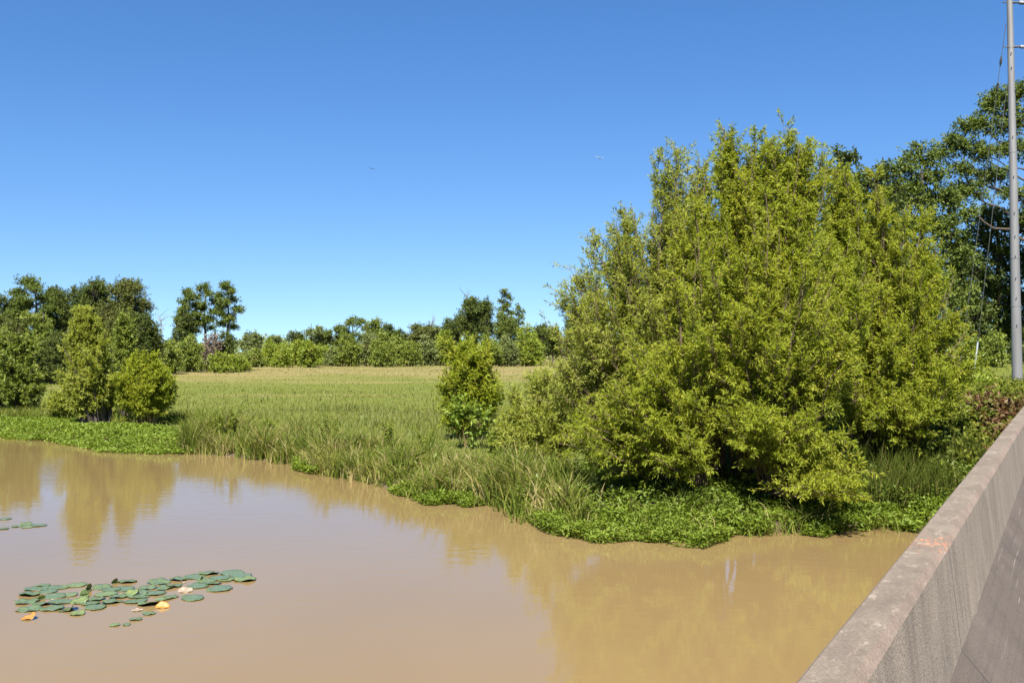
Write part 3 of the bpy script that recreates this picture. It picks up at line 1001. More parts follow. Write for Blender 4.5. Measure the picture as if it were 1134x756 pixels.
def snag(px, top, Y, label, seed):
    rng = np.random.default_rng(seed)
    b = gpt(px, Y)
    h = P(px, top, Y)[2] - b[2]
    T = Mesh()
    z = np.linspace(0, 1, 12)
    path = np.stack([np.cumsum(rng.normal(0, .012 * h, 12)), np.cumsum(rng.normal(0, .012 * h, 12)), z * h], -1)
    T.add(*tubes(path[None], (.013 * h * (1 - .8 * z))[None], 7))
    for k in range(16):
        i = int(rng.integers(6, 12))
        s = path[i]
        e = s + np.array([rng.normal() * .09 * h, rng.normal() * .06 * h, .06 * h + .08 * h * rng.random()])
        T.add(*tubes(bezier(s[None], ((s + e) / 2 + np.array([0, 0, -.02 * h]))[None], e[None], 5), np.linspace(.006 * h, .002 * h, 5)[None], 4))
    o = T.build('dead_tree', BARKG, None, True)
    o.location = b
    tag(o, label, 'dead tree')


snag(478, 349, 278, 'bare grey dead snag standing up above the far trees right of the notch', 31)
snag(519, 321, 280, 'bare dead branches sticking out at the left top of the great dark oak', 32)
snag(177, 350, 150, 'thin bleached dead tree between the left grove and the cypress trio', 33)

# far-off wood that closes the gaps
M = Mesh()
rng = np.random.default_rng(55)
n = 60000
x = rng.uniform(-330, 330, n)
y = rng.uniform(292, 340, n)
hh = 6.5 + 2.0 * wob(x, y * .3, 14, 2) + 1.5 * wob(x, y * .3, 5, 4)
z = ground_z(x, y) + hh * rng.random(n) ** .6
pos = np.stack([x, y, z], -1)
ax = nrm(rng.normal(size=(n, 3)))
nr = nrm(np.cross(ax, nrm(rng.normal(size=(n, 3)))) + np.array([0, 0, .5]))
v, f = leaf_quads(pos, ax, nr, np.full(n, .9), np.full(n, .6))
M.add(v, f, np.repeat(np.clip(.5 + .2 * wob(x, y, 6, 1) + rng.normal(0, .12, n), 0, 1), 4))
tag(M.build('distant_woods', HAZY), 'low continuous green woodland closing the meadow in the far distance', 'woods', kind='stuff')

# ---- trees at the right, beyond the pole ----------------------------------------------------
G5 = 'tall trees beyond the pole at the right'
rt = dict(per=10, up=.2, droop=.06, spread=.30, tub=1, tr=.05, group=G5)
b = gpt(1140, 96)
h = P(1140, 100, 96)[2] - b[2]
LR1 = [lob(*a, 96) for a in [(1108, 112, 22, 9), (1130, 105, 24, 10), (1080, 140, 24, 11), (1112, 140, 20, 9), (1058, 160, 20, 11), (1090, 168, 24, 8), (1125, 165, 22, 9), (1065, 188, 18, 8), (1150, 130, 26, 12),
                             (1045, 172, 12, 10), (1100, 195, 24, 8), (1075, 212, 24, 9), (1125, 215, 22, 9), (1160, 170, 26, 14), (1055, 222, 16, 9), (1170, 210, 26, 16), (1120, 128, 14, 8), (1095, 120, 14, 8), (1150, 240, 24, 14)]]
plant_tree('pine_tree', 'tallest tree at the right, spreading open dark tiers behind the grey pole', 'tree', b, LR1, CYPRESS, BARKD, L=.30, W=.13, cover=1.5, twig=.7, sub=.9,
           single=((.3, 0, h * .93), .42, .10), seed=61, inner=.25, **rt)
b = gpt(1020, 92)
h = P(1020, 160, 92)[2] - b[2]
LR2 = [lob(*a, 92) for a in [(1018, 172, 16, 12), (1034, 178, 12, 9), (1005, 190, 20, 13), (1032, 200, 22, 13), (1045, 222, 24, 16), (1012, 222, 28, 20), (1040, 255, 30, 24), (1005, 260, 30, 26), (1060, 285, 24, 22),
                             (1020, 300, 36, 28), (990, 215, 16, 16), (1050, 330, 34, 26), (1000, 335, 36, 28), (1070, 240, 14, 12)]]
plant_tree('broadleaf_tree', 'dark green tree with thin airy top right of the rounded willow', 'tree', b, LR2, CYPRESS, BARKD, L=.30, W=.16, cover=1.15, twig=.7, sub=1.0,
           single=((0, 0, h * .9), .36, .08), seed=62, inner=.45, **rt)
b = gpt(972, 84)
h = P(972, 178, 84)[2] - b[2]
LR3 = [lob(*a, 84) for a in [(980, 196, 14, 14), (965, 205, 22, 18), (990, 212, 14, 12), (950, 225, 24, 22), (978, 240, 26, 24), (960, 290, 40, 40), (985, 340, 40, 36)]]
plant_tree('broadleaf_tree', 'dark leafy tree top peeping over the right shoulder of the willows', 'tree', b, LR3, OAK, BARKD, L=.30, W=.17, cover=1.2, twig=.7, sub=.9,
           single=((0, 0, h * .9), .34, .08), seed=63, **rt)
b = gpt(932, 84)
h = P(932, 162, 84)[2] - b[2]
LR4 = [lob(*a, 84) for a in [(930, 176, 8, 12), (942, 182, 10, 12), (925, 195, 14, 14), (940, 215, 22, 20), (935, 260, 34, 36), (930, 320, 36, 36)]]
plant_tree('broadleaf_tree', 'dark tree with small dark crown tip sticking out above the largest willow', 'tree', b, LR4, OAK, BARKD, L=.32, W=.18, cover=1.2, twig=.7, sub=.9,
           single=((0, 0, h * .9), .32, .08), seed=64, **rt)
b = gpt(1100, 104)
h = P(1100, 215, 104)[2] - b[2]
LR5 = [lob(*a, 104) for a in [(1100, 240, 22, 16), (1125, 255, 26, 20), (1085, 268, 22, 20), (1110, 290, 30, 24), (1140, 300, 30, 30), (1085, 315, 26, 24), (1115, 335, 34, 26), (1150, 350, 34, 30), (1090, 355, 30, 24), (1120, 370, 34, 18)]]
plant_tree('broadleaf_tree', 'dense dark shaded tree behind the guy wires and lower pole', 'tree', b, LR5, OAK, BARKD, L=.32, W=.18, cover=1.2, twig=.7, sub=1.0,
           single=((0, 0, h * .9), .4, .1), seed=65, **rt)
b = gpt(1068, 100)
h = P(1068, 240, 100)[2] - b[2]
LR6 = [lob(*a, 100) for a in [(1062, 275, 18, 14), (1075, 300, 22, 18), (1058, 325, 26, 22), (1078, 350, 26, 22), (1060, 372, 30, 20)]]
plant_tree('broadleaf_tree', 'lower dark tree beneath the airy topped tree, left of the guy wires', 'tree', b, LR6, OAK, BARKD, L=.32, W=.18, cover=1.2, twig=.7, sub=1.0,
           single=((0, 0, h * .9), .3, .08), seed=66, **rt)
bg('bush', 1101, 368, 14, 88, MIDGREEN, 'bright green bush at the foot of the dark trees, left of the pole base', 'green_shrub', None, 1.1, TWIG, 3.0)
bg('bush', 1072, 372, 14, 90, MIDGREEN, 'green bush behind the white guy guard, under the dark trees', 'green_shrub', None, 1.1, TWIG, 3.0)
bg('bush', 1128, 376, 12, 92, OAK, 'dark low bush directly behind the grey pole', 'green_shrub', None, 1.2, TWIG, 3.0)
bg('oak', 1190, 220, 40, 100, OAK, 'dark tree just outside the right edge of the picture', 'broadleaf_tree', None, 1.0, BARKD, 4.0)

# ----------------------------------------------------------------------------
# grasses
# ----------------------------------------------------------------------------
def blades(M, rng, x, y, h, w, lean, tone, z0=None):
    n = len(x)
    z = ground_z(x, y) if z0 is None else z0
    b = np.stack([x, y, z - .03], -1)
    a = rng.random(n) * 2 * PI
    side = np.stack([np.cos(a), np.sin(a), np.zeros(n)], -1)
    a2 = rng.random(n) * 2 * PI
    ld = np.stack([np.cos(a2), np.sin(a2), np.zeros(n)], -1) * (lean * h)[:, None]
    up = np.array([0, 0, 1.])
    hh = h[:, None]
    ww = w[:, None]
    m = b + up * hh * .55 + ld * .30
    t = b + up * hh * (1 - .25 * lean[:, None]) + ld
    v = np.stack([b - side * ww * .5, b + side * ww * .5, m + side * ww * .42, m - side * ww * .42, t + side * ww * .06, t - side * ww * .06], 1).reshape(-1, 3)
    i = np.arange(n)[:, None] * 6
    f = np.concatenate([i + np.array([[0, 1, 2, 3]]), i + np.array([[3, 2, 4, 5]])], 0)
    M.add(v, f, np.repeat(tone, 6))


rng = np.random.default_rng(77)
# meadow
n = 210000
y = np.exp(rng.uniform(math.log(27), math.log(235), n))
y[:50000] = rng.uniform(28, 62, 50000)
x = rng.uniform(-.60, .62, n) * y
s = inland(x, y)
patch = .55 * wob(x, y * .45, 9, 2) + .40 * wob(x, y * .6, 2.4, 5) + .35 * wob(x, y * .4, 26, 7)
ok = (s > 1.2) & (rng.random(n) < 1 - .6 * sstep(y, 70, 130))
ok &= ~((x * RN[0] + y * RN[1]) < 1.0)
ok &= ~(((x * RN[0] + y * RN[1]) < 16) & (y < 62))
ok &= ~((s < 8) & (x < -9.5) & (rng.random(n) < .75))
x, y, patch, s = x[ok], y[ok], patch[ok], s[ok]
n = len(x)
far_dry = sstep(y + 30 * patch, 120, 180)
dry2 = np.clip(wob(x, y * 1.5, 15, 11), 0, 1) * sstep(y, 34, 50)
tone = np.clip(.34 + .22 * patch * (1 - .55 * sstep(y, 60, 120)) + .22 * dry2 + .44 * far_dry * (.8 + .5 * patch) + rng.normal(0, .10, n) * (1 - .6 * sstep(y, 60, 120)), 0, 1)
hgt = (.10 + .26 * rng.random(n) ** 2) * (1 - .4 * sstep(y, 60, 110)) * (1 + .9 * np.clip(wob(x, y, 3.7, 8), 0, 1)) * (1 + .6 * far_dry) * np.clip(.5 + s / 10, .5, 1.05)
wid = np.maximum(.012, y * .00042) * (.7 + .7 * rng.random(n))
M = Mesh()
blades(M, rng, x, y, hgt, wid, .2 + .5 * rng.random(n), tone)
tag(M.build('meadow_grass', GRASS), 'sunlit meadow grass, green in front and straw coloured towards the far trees', 'grass', kind='stuff')

# tall marsh grass on the bank: clumps of blades
M = Mesh()
cl = []
nc = 620
cx_ = rng.uniform(-13.2, 1.6, nc)
cs_ = .15 + 4.6 * rng.random(nc) ** 1.3
cy_ = np.interp(cx_, SHORE[:, 0], SHORE[:, 1]) + cs_
cx_ += 0
for k in range(nc):
    m_ = int(rng.integers(24, 80))
    r_ = .08 + .16 * rng.random()
    hx = cx_[k] + rng.normal(0, r_, m_)
    hy = cy_[k] + rng.normal(0, r_, m_)
    env = .55 + .42 * wob(cx_[k], cy_[k], 1.9, 9) + .20 * rng.normal()
    hb = max(.35, (1.12 if cs_[k] < 3.6 else .8) * env + .22)
    hm = hb * (.55 + .55 * rng.random(m_))
    tn = np.clip(rng.normal(.45, .24) + rng.normal(0, .14, m_) + (rng.random(m_) < .20) * .42, 0, 1)
    cl.append((hx, hy, hm, tn))
hx, hy, hm, tn = [np.concatenate([c[i] for c in cl]) for i in range(4)]
blades(M, rng, hx, hy, hm, (.020 + .026 * rng.random(len(hx))), .2 + .85 * rng.random(len(hx)) ** 1.4, tn, np.maximum(ground_z(hx, hy), -.05))
tag(M.build('marsh_grass', REED), 'tall tufted green and straw marsh grass along the middle bank', 'grass', kind='stuff')

n = 9000
x = rng.uniform(-12.5, 1.0, n)
y = np.interp(x, SHORE[:, 0], SHORE[:, 1]) + .1 + 3.6 * rng.random(n)
k = wob(x, y, 1.1, 7) > .05
LATE_WEEDS = (x[k], y[k])
# scruffy grass on the left bank
M = Mesh()
n = 16000
x = rng.uniform(-34, -12, n)
y = np.interp(x, SHORE[:, 0], SHORE[:, 1]) + 5.2 + 7 * rng.random(n)
d = wob(x, y, 2.4, 6)
ok = d + rng.normal(0, .3, n) > -.1
ok &= ~((x > -19) & (x < -15) & (y < 52))
x, y, d = x[ok], y[ok], d[ok]
n = len(x)
blades(M, rng, x, y, (.35 + .55 * rng.random(n)) * (.8 + .4 * d), .03 + .02 * rng.random(n), .2 + .5 * rng.random(n), np.clip(rng.normal(.5, .2, n), 0, 1))
tag(M.build('bank_grass', REED), 'scruffy olive and straw grass round the willow trunks on the left bank', 'grass', kind='stuff')

# dark reeds standing in the shade between the willows and the barrier
M = Mesh()
n = 5200
x = rng.uniform(8.2, 12.6, n)
y = 23.9 + .35 * (x - 8) + 2.6 * rng.random(n)
cl_ = wob(x, y, .9, 4)
ok = (cl_ + rng.normal(0, .25, n) > 0) & ((x * RN[0] + y * RN[1]) > 1.0)
x, y = x[ok], y[ok]
n = len(x)
blades(M, rng, x, y, .45 + .75 * rng.random(n), .018 + .012 * rng.random(n), .08 + .6 * rng.random(n) ** 1.5, np.clip(rng.normal(.4, .22, n), 0, 1))
tag(M.build('reeds', DARKREED), 'dark upright reeds in the gap between the rounded willow and the barrier', 'reeds', kind='stuff')


# straw stalks and bent grass standing in the water's edge
M = Mesh()
n = 1300
x = rng.uniform(-13, 9.3, n)
y = np.interp(x, SHORE[:, 0], SHORE[:, 1]) - .75 + 1.3 * rng.random(n)
k = wob(x, y, .9, 5) + .4 * rng.normal(size=n) > .55
x, y = x[k], y[k]
n = len(x)
blades(M, rng, x, y, .2 + .5 * rng.random(n), .010 + .014 * rng.random(n), .3 + .9 * rng.random(n), np.clip(rng.normal(.72, .2, n), 0, 1), np.maximum(ground_z(x, y), -.03))
tag(M.build('dead_stalks', REED), 'sparse straw stalks and bent grass standing along the water line of the near bank', 'stalks', kind='stuff')


def mat_of_leaves(name, label, cat, x, y, hmax, L, W, mat, rng, tone0=.5, z0=None, spread=.14, lift=.5):
    """low ground cover: leafy stems standing in a cushion"""
    n = len(x)
    g = ground_z(x, y) if z0 is None else np.maximum(ground_z(x, y), z0)
    z = g + hmax * rng.random(n) ** .8
    pos = np.stack([x, y, z], -1)
    ax = nrm(rng.normal(size=(n, 3)) * np.array([1, 1, .5]) + np.array([0, 0, lift]))
    nr = nrm(np.array([0, 0, 1.]) + rng.normal(size=(n, 3)) * .5)
    nr = nrm(nr - ax * (nr * ax).sum(1, keepdims=True))
    v, f = leaf_quads(pos, ax, nr, L * (.6 + .7 * rng.random(n)), W * (.6 + .7 * rng.random(n)), .2)
    tone = np.clip(tone0 + spread * wob(x, y, .8, 2) + rng.normal(0, .14, n), 0, 1)
    M = Mesh()
    M.add(v, f, np.repeat(tone, 4))
    return tag(M.build(name, mat), label, cat, kind='stuff')


def strip(x0, x1, a, b, n, rng, ragged=.35, scale=1.2, holes=-2):
    """points in a band a..b metres behind the waterline, with a ragged front"""
    x = rng.uniform(x0, x1, n)
    e = sstep(x, x0, x0 + .15 * (x1 - x0)) * (1 - sstep(x, x1 - .3 * (x1 - x0), x1))
    fr = a + ragged * wob(x, x * 0, scale, 3) + .18 * wob(x, x * 0, .35, 8) + (1 - e) * (b - a) * .8
    y = np.interp(x, SHORE[:, 0], SHORE[:, 1]) + fr + np.maximum(b - fr, .05) * rng.random(n)
    k = wob(x, y, .55, 6) + .5 * wob(x, y, .22, 2) > holes
    return x[k], y[k]


x, y = strip(.0, 5.8, -1.15, 1.3, 30000, rng, .45, 1.0, -.55)
hm = .42
mat_of_leaves('marsh_creeper', 'bright green leafy mat spilling over the water in front of the largest willow', 'ground cover', x, y, (.10 + .36 * np.clip(.4 + .7 * wob(x, y, .7, 1), 0, 1)), .095, .036, PRIM, rng, .52, .0)
x, y = strip(-3.9, -.3, -.85, .5, 10000, rng, .45, .8, -.5)
mat_of_leaves('marsh_creeper', 'small bright green leafy mat at the water edge below the low willow shrub', 'ground cover', x, y, .08 + .26 * np.clip(.4 + .7 * wob(x, y, .7, 1), 0, 1), .10, .038, PRIM, rng, .50, .0)
x, y = strip(4.0, 11.6, -.55, 1.2, 17000, rng, .5, .8, -.3)
mat_of_leaves('marsh_creeper', 'shaded green water plants under the willow branches beside the barrier', 'ground cover', x, y, .16 + .30 * np.clip(.3 + .6 * wob(x, y, .9, 1), 0, 1), .12, .05, PRIM, rng, .40, .0)
x, y = strip(-36, -6.6, -1.2, 6.2, 95000, rng, .6, 2.2, -.9)
mat_of_leaves('marsh_creeper', 'broad bright green creeping mat along the left shore below the willows', 'ground cover', x, y, .05 + .18 * np.clip(.45 + .7 * wob(x, y, 1.2, 1), 0, 1), .125, .07, PRIM, rng, .48, .0)
x, y = strip(-7.7, -6.2, -1.0, .2, 2600, rng)
mat_of_leaves('marsh_creeper', 'tiny bright green leaf cushion at the waterline below the tall marsh grass', 'ground cover', x, y, .22, .12, .06, PRIM, rng, .55, .0)
# undergrowth below the big willows
n = 26000
x = rng.uniform(-.5, 13, n)
y = np.interp(x, SHORE[:, 0], SHORE[:, 1]) + .8 + 6 * rng.random(n)
ok = (x * RN[0] + y * RN[1]) > 1.0
mat_of_leaves('undergrowth', 'dark leafy undergrowth in the shade below the large willows', 'undergrowth', x[ok], y[ok], .25 + .5 * np.clip(.4 + .6 * wob(x, y, 1.2, 1), 0, 1)[ok], .14, .055, UNDER, rng, .45)
# grass spears among the mats
M = Mesh()
n = 1500
x = rng.uniform(2.6, 8.8, n)
y = np.interp(x, SHORE[:, 0], SHORE[:, 1]) - .6 + 2.2 * rng.random(n)
k = wob(x, y, .7, 5) > .1
x, y = x[k], y[k]
n = len(x)
blades(M, rng, x, y, .3 + .5 * rng.random(n), .012 + .012 * rng.random(n), .3 + .7 * rng.random(n), np.clip(rng.normal(.5, .2, n), 0, 1), np.maximum(ground_z(x, y), -.03))
tag(M.build('water_grass', REED), 'thin grass spears bending over the water at the foot of the largest willow', 'grass', kind='stuff')

# brambles on the embankment beside the barrier
spots = [(1112, 446, 47, 18, 12, BRAMBLE, 'bramble bush with mixed green and brown leaves, nearest the pole base'),
         (1090, 455, 43, 22, 14, REDLEAF, 'withered red brown bramble patch high on the embankment by the barrier'),
         (1118, 458, 41, 16, 12, REDLEAF, 'dark red brown bramble at the barrier top where it leaves the picture'),
         (1066, 470, 39, 24, 16, BRAMBLE, 'green bramble mound left of the red brown patch'),
         (1098, 478, 37, 18, 12, REDLEAF, 'reddish bramble close behind the barrier, below the red brown patches'),
         (1040, 487, 36, 26, 18, BRAMBLE, 'yellow green bramble mound below the rounded willow'),
         (1076, 500, 34, 22, 16, BRAMBLE, 'green bramble mound hugging the barrier halfway down the embankment'),
         (1020, 500, 34, 20, 16, UNDER, 'darker green bramble under the right side of the rounded willow'),
         (1052, 520, 31, 20, 12, BRAMBLE, 'lowest bramble mound beside the barrier above the dark reeds'),
         (1090, 425, 52, 16, 10, SHRUB, 'small green bush left of the pole base at the grass edge')]
def hit(px, py):
    for Y in np.arange(21, 90, .1):
        p = P(px, py, Y)
        if p[2] <= float(ground_z(p[0], p[1])):
            return Y
    return 60.0


for i, (px, py, Y, rx, ry, m, lb) in enumerate(spots):
    Y = hit(px, py + ry * .7)
    b = gpt(px, Y)
    k = Y / F
    zc = b[2] + ry * k * .55
    c = np.array([b[0], b[1], zc])
    r = np.random.default_rng(i + 300)
    lobes = [(c, (rx * k, rx * k, ry * k))]
    for j in range(4):
        lobes.append((c + np.array([r.normal() * rx * k * .6, r.normal() * rx * k * .6, r.random() * ry * k * .5]), (rx * k * .5, rx * k * .5, ry * k * .55)))
    plant_tree('bramble_bush', lb, 'bush', b, lobes, m, TWIG, L=.17, W=.085, cover=1.1, per=12, twig=.4, up=.3, droop=.15, spread=.35, sub=.5, tub=1, tr=.008, r_base=.012,
               stems=[(-.3, 0, 0), (.3, .2, 0), (0, -.2, 0)], group='brambles on the embankment', seed=400 + i)
n = 45000
q = rng.uniform(.15, 9, n)
al = rng.uniform(24, 62, n)
x = al * RD[0] + (q + .64) * RN[0]
y = al * RD[1] + (q + .64) * RN[1]
ok = inland(x, y) > .8
x, y = x[ok], y[ok]
mat_of_leaves('embankment_weeds', 'tangled green and brown weeds covering the embankment slope behind the barrier', 'weeds', x, y, .15 + .4 * np.clip(.5 + .6 * wob(x, y, 1.3, 1), 0, 1), .15, .065, BRAMBLE, rng, .45, None, .30)


n = 60000
y = np.exp(rng.uniform(math.log(38), math.log(170), n))
x = rng.uniform(-.48, .25, n) * y
k = (wob(x, y * .6, 4.3, 21) + .5 * wob(x, y, 1.6, 3) > .98) & (inland(x, y) > 4)
x, y = x[k], y[k]
mat_of_leaves('meadow_weeds', 'scattered patches of darker low weeds in the meadow', 'weeds', x, y, .12 + .3 * rng.random(len(x)), .22, .08, MIDGREEN, rng, .4, None, .25)
x, y = LATE_WEEDS
mat_of_leaves('bank_weeds', 'scattered leafy weeds growing among the tall marsh grass of the middle bank', 'weeds', x, y, .25 + .5 * np.clip(.5 + .5 * wob(x, y, .7, 4), 0, 1), .15, .055, UNDER, rng, .55, -.02)


# upright weeds
def weed(px, Y, h, label, seed, mat=MIDGREEN):
    rng = np.random.default_rng(seed)
    b = gpt(px, Y)
    root = thing('tall_weed', label, 'weed', b, 0, 'leafy weeds standing in the bank grass')
    T, M = Mesh(), Mesh()
    for k in range(int(rng.integers(3, 6))):
        e = np.array([rng.normal() * .16 * h, rng.normal() * .16 * h, h * (.7 + .35 * rng.random())])
        s = np.array([rng.normal() * .05, rng.normal() * .05, -.05])
        pa = bezier(s[None], np.array([[s[0] * .5 + e[0] * .2, s[1] * .5 + e[1] * .2, e[2] * .55]]), e[None], 7)
        T.add(*tubes(pa, np.linspace(.012, .004, 7)[None], 5))
        m = 70
        t = .2 + .8 * rng.random(m)
        pos = np.stack([np.interp(t, np.linspace(0, 1, 7), pa[0, :, a]) for a in range(3)], -1)
        ax = nrm(rng.normal(size=(m, 3)) * np.array([1, 1, .4]) + np.array([0, 0, .35]))
        nr = nrm(np.array([0, 0, 1.]) - ax * ax[:, 2:3] + rng.normal(size=(m, 3)) * .25)
        v, f = leaf_quads(pos, ax, nr, .20 * (1.15 - .6 * t), .065 * (1.15 - .5 * t), .25)
        M.add(v, f, np.repeat(np.clip(rng.normal(.45, .15, m), 0, 1), 4))
    M.build('leaves', mat, root)
    T.build('stem', TWIG, root)


for a in [(256, 40.5, 1.9, 'tallest leafy weed at the left end of the tall marsh grass', 1), (245, 41.5, 1.4, 'leafy weed beside the tallest weed, nearer the left mat', 2),
          (364, 36.5, 1.5, 'bushy leafy weed rising from the middle of the tall marsh grass', 3), (372, 37.2, 1.3, 'leafy weed close to the right of the bushy weed in the marsh grass', 4),
          (430, 36, 1.2, 'lone leafy weed behind the tall marsh grass, left of the sapling', 5), (216, 44, 1.0, 'short leafy weed on the bright green mat right of the small round willow', 6),
          (300, 42, 1.0, 'short leafy weed at the back of the marsh grass', 7), (476, 34.5, 1.1, 'leafy weed below the lone sapling', 8), (545, 33.5, 1.3, 'leafy weed beside the low willow shrub', 9)]:
    weed(a[0], a[1], a[2], a[3], a[4] + 500)

# ----------------------------------------------------------------------------
# lily pads
# ----------------------------------------------------------------------------
def pad_mat(name, c0, c1, edge, spec=.5, rough=.35):
    m, nt, out = new_mat(name)
    v = objco(nt)
    sep = nt.nodes.new('ShaderNodeSeparateXYZ')
    nt.links.new(v, sep.inputs[0])
    r = math_n(nt, 'SQRT', math_n(nt, 'ADD', math_n(nt, 'MULTIPLY', sep.outputs[0], sep.outputs[0]), math_n(nt, 'MULTIPLY', sep.outputs[1], sep.outputs[1])))
    ang = math_n(nt, 'ARCTAN2', sep.outputs[1], sep.outputs[0])
    vein = math_n(nt, 'ABSOLUTE', math_n(nt, 'SINE', math_n(nt, 'MULTIPLY', ang, 9)))
    n = noise(nt, v, 14, 5, .65)
    col = ramp(nt, [(.35, c0), (.65, c1)], n)
    col = mix(nt, math_n(nt, 'MULTIPLY', ramp(nt, [(.0, 1.), (.16, 0.)], vein), .35), col, [c * 1.6 for c in c1])
    rn = math_n(nt, 'ADD', math_n(nt, 'MULTIPLY', r, 3.6), math_n(nt, 'MULTIPLY', math_n(nt, 'SUBTRACT', n, .5), .5))
    col = mix(nt, math_n(nt, 'MULTIPLY', ramp(nt, [(.72, 0.), (.92, 1.)], rn), .6), col, edge)
    p = nt.nodes.new('ShaderNodeBsdfPrincipled')
    nt.links.new(col, p.inputs['Base Color'])
    p.inputs['Roughness'].default_value = rough
    p.inputs['Specular IOR Level'].default_value = spec
    nt.links.new(p.outputs[0], out.inputs[0])
    return m


PADS = {'g': pad_mat('green pad', (.060, .088, .036), (.098, .130, .054), (.14, .16, .06), .5, .28),
        'y': pad_mat('yellowing pad', (0.0720, 0.1120, 0.0360), (0.1360, 0.1600, 0.0520), (0.2240, 0.1760, 0.0640), .5, .3),
        't': pad_mat('tan dried pad', (0.1600, 0.1200, 0.0800), (0.2560, 0.2000, 0.1440), (0.2000, 0.1360, 0.0800), .3, .6),
        'o': pad_mat('orange withered pad', (.27, .105, .022), (.34, .165, .035), (.20, .06, .02), .3, .5),
        'd': pad_mat('dark upturned pad', (.030, .050, .012), (.10, .11, .018), (.06, .07, .02))}


def make_pad(px, py, wpx, kind, fold, label, seed):
    """fold: 0 flat, else how strongly one side is turned up"""
    rng = np.random.default_rng(seed + 900)
    v0 = P(px, py, 1.0)
    Y = (EYE - .015) / (EYE - v0[2])
    c = P(px, py, Y)
    if not fold and rng.random() < .4:
        fold = .14
    R = wpx * (.97 if not fold else .85) * Y / F / 2
    nr_, na = 6, 30
    rad = np.linspace(0, 1, nr_)
    ang = np.arange(na) / na * 2 * PI
    ph = rng.random(4) * 6.28
    edge = 1 + .06 * np.sin(2 * ang + ph[0]) + .05 * np.sin(3 * ang + ph[1]) + .035 * np.sin(7 * ang + ph[2]) + .02 * np.sin(11 * ang + ph[3])
    notch = np.exp(-((ang - PI) / .14) ** 2) * .18
    X = rad[:, None] * (R * edge * (1 - notch))[None] * np.cos(ang)[None]
    Yy = rad[:, None] * (R * edge * (1 - notch))[None] * np.sin(ang)[None]
    Z = .028 * R * rad[:, None] ** 2 * (1 + .9 * np.sin(2 * ang + ph[3]) + .6 * np.sin(5 * ang + ph[1]))[None] + .006
    if fold:
        u = np.cos(.7) * X + np.sin(.7) * Yy
        over = np.maximum(u + .1 * R * (1 if fold < 1.2 else 5), 0)
        a = np.minimum(over / (R * .55), 1) * fold
        X = X - np.cos(.7) * over * (1 - np.cos(a))
        Yy = Yy - np.sin(.7) * over * (1 - np.cos(a))
        Z = Z + over * np.sin(a) * .8 + .05 * R * np.sin(5 * ang + ph[0])[None] * rad[:, None]
    top = np.stack([X, Yy, Z], -1).reshape(-1, 3)
    bot = top - np.array([0, 0, .003])
    idx = np.arange(nr_ * na).reshape(nr_, na)
    nx = np.roll(idx, -1, 1)
    f = np.stack([idx[:-1], idx[1:], nx[1:], nx[:-1]], -1).reshape(-1, 4)
    fb = f[:, ::-1] + nr_ * na
    rim = np.stack([idx[-1], idx[-1] + nr_ * na, nx[-1] + nr_ * na, nx[-1]], -1)
    o = quads('lily_pad', np.concatenate([top, bot]), np.concatenate([f, fb, rim]), PADS[kind], None, None, True)
    o.location = (c[0], c[1], .001 + .010 * rng.random())
    o.rotation_euler = (rng.normal() * .03, rng.normal() * .03, rng.random() * 2 * PI if fold < .4 else rng.normal() * .5 + (2.2 if fold > 1 else .3))
    tag(o, label, 'lily pad', 'lily pads floating on the pond')


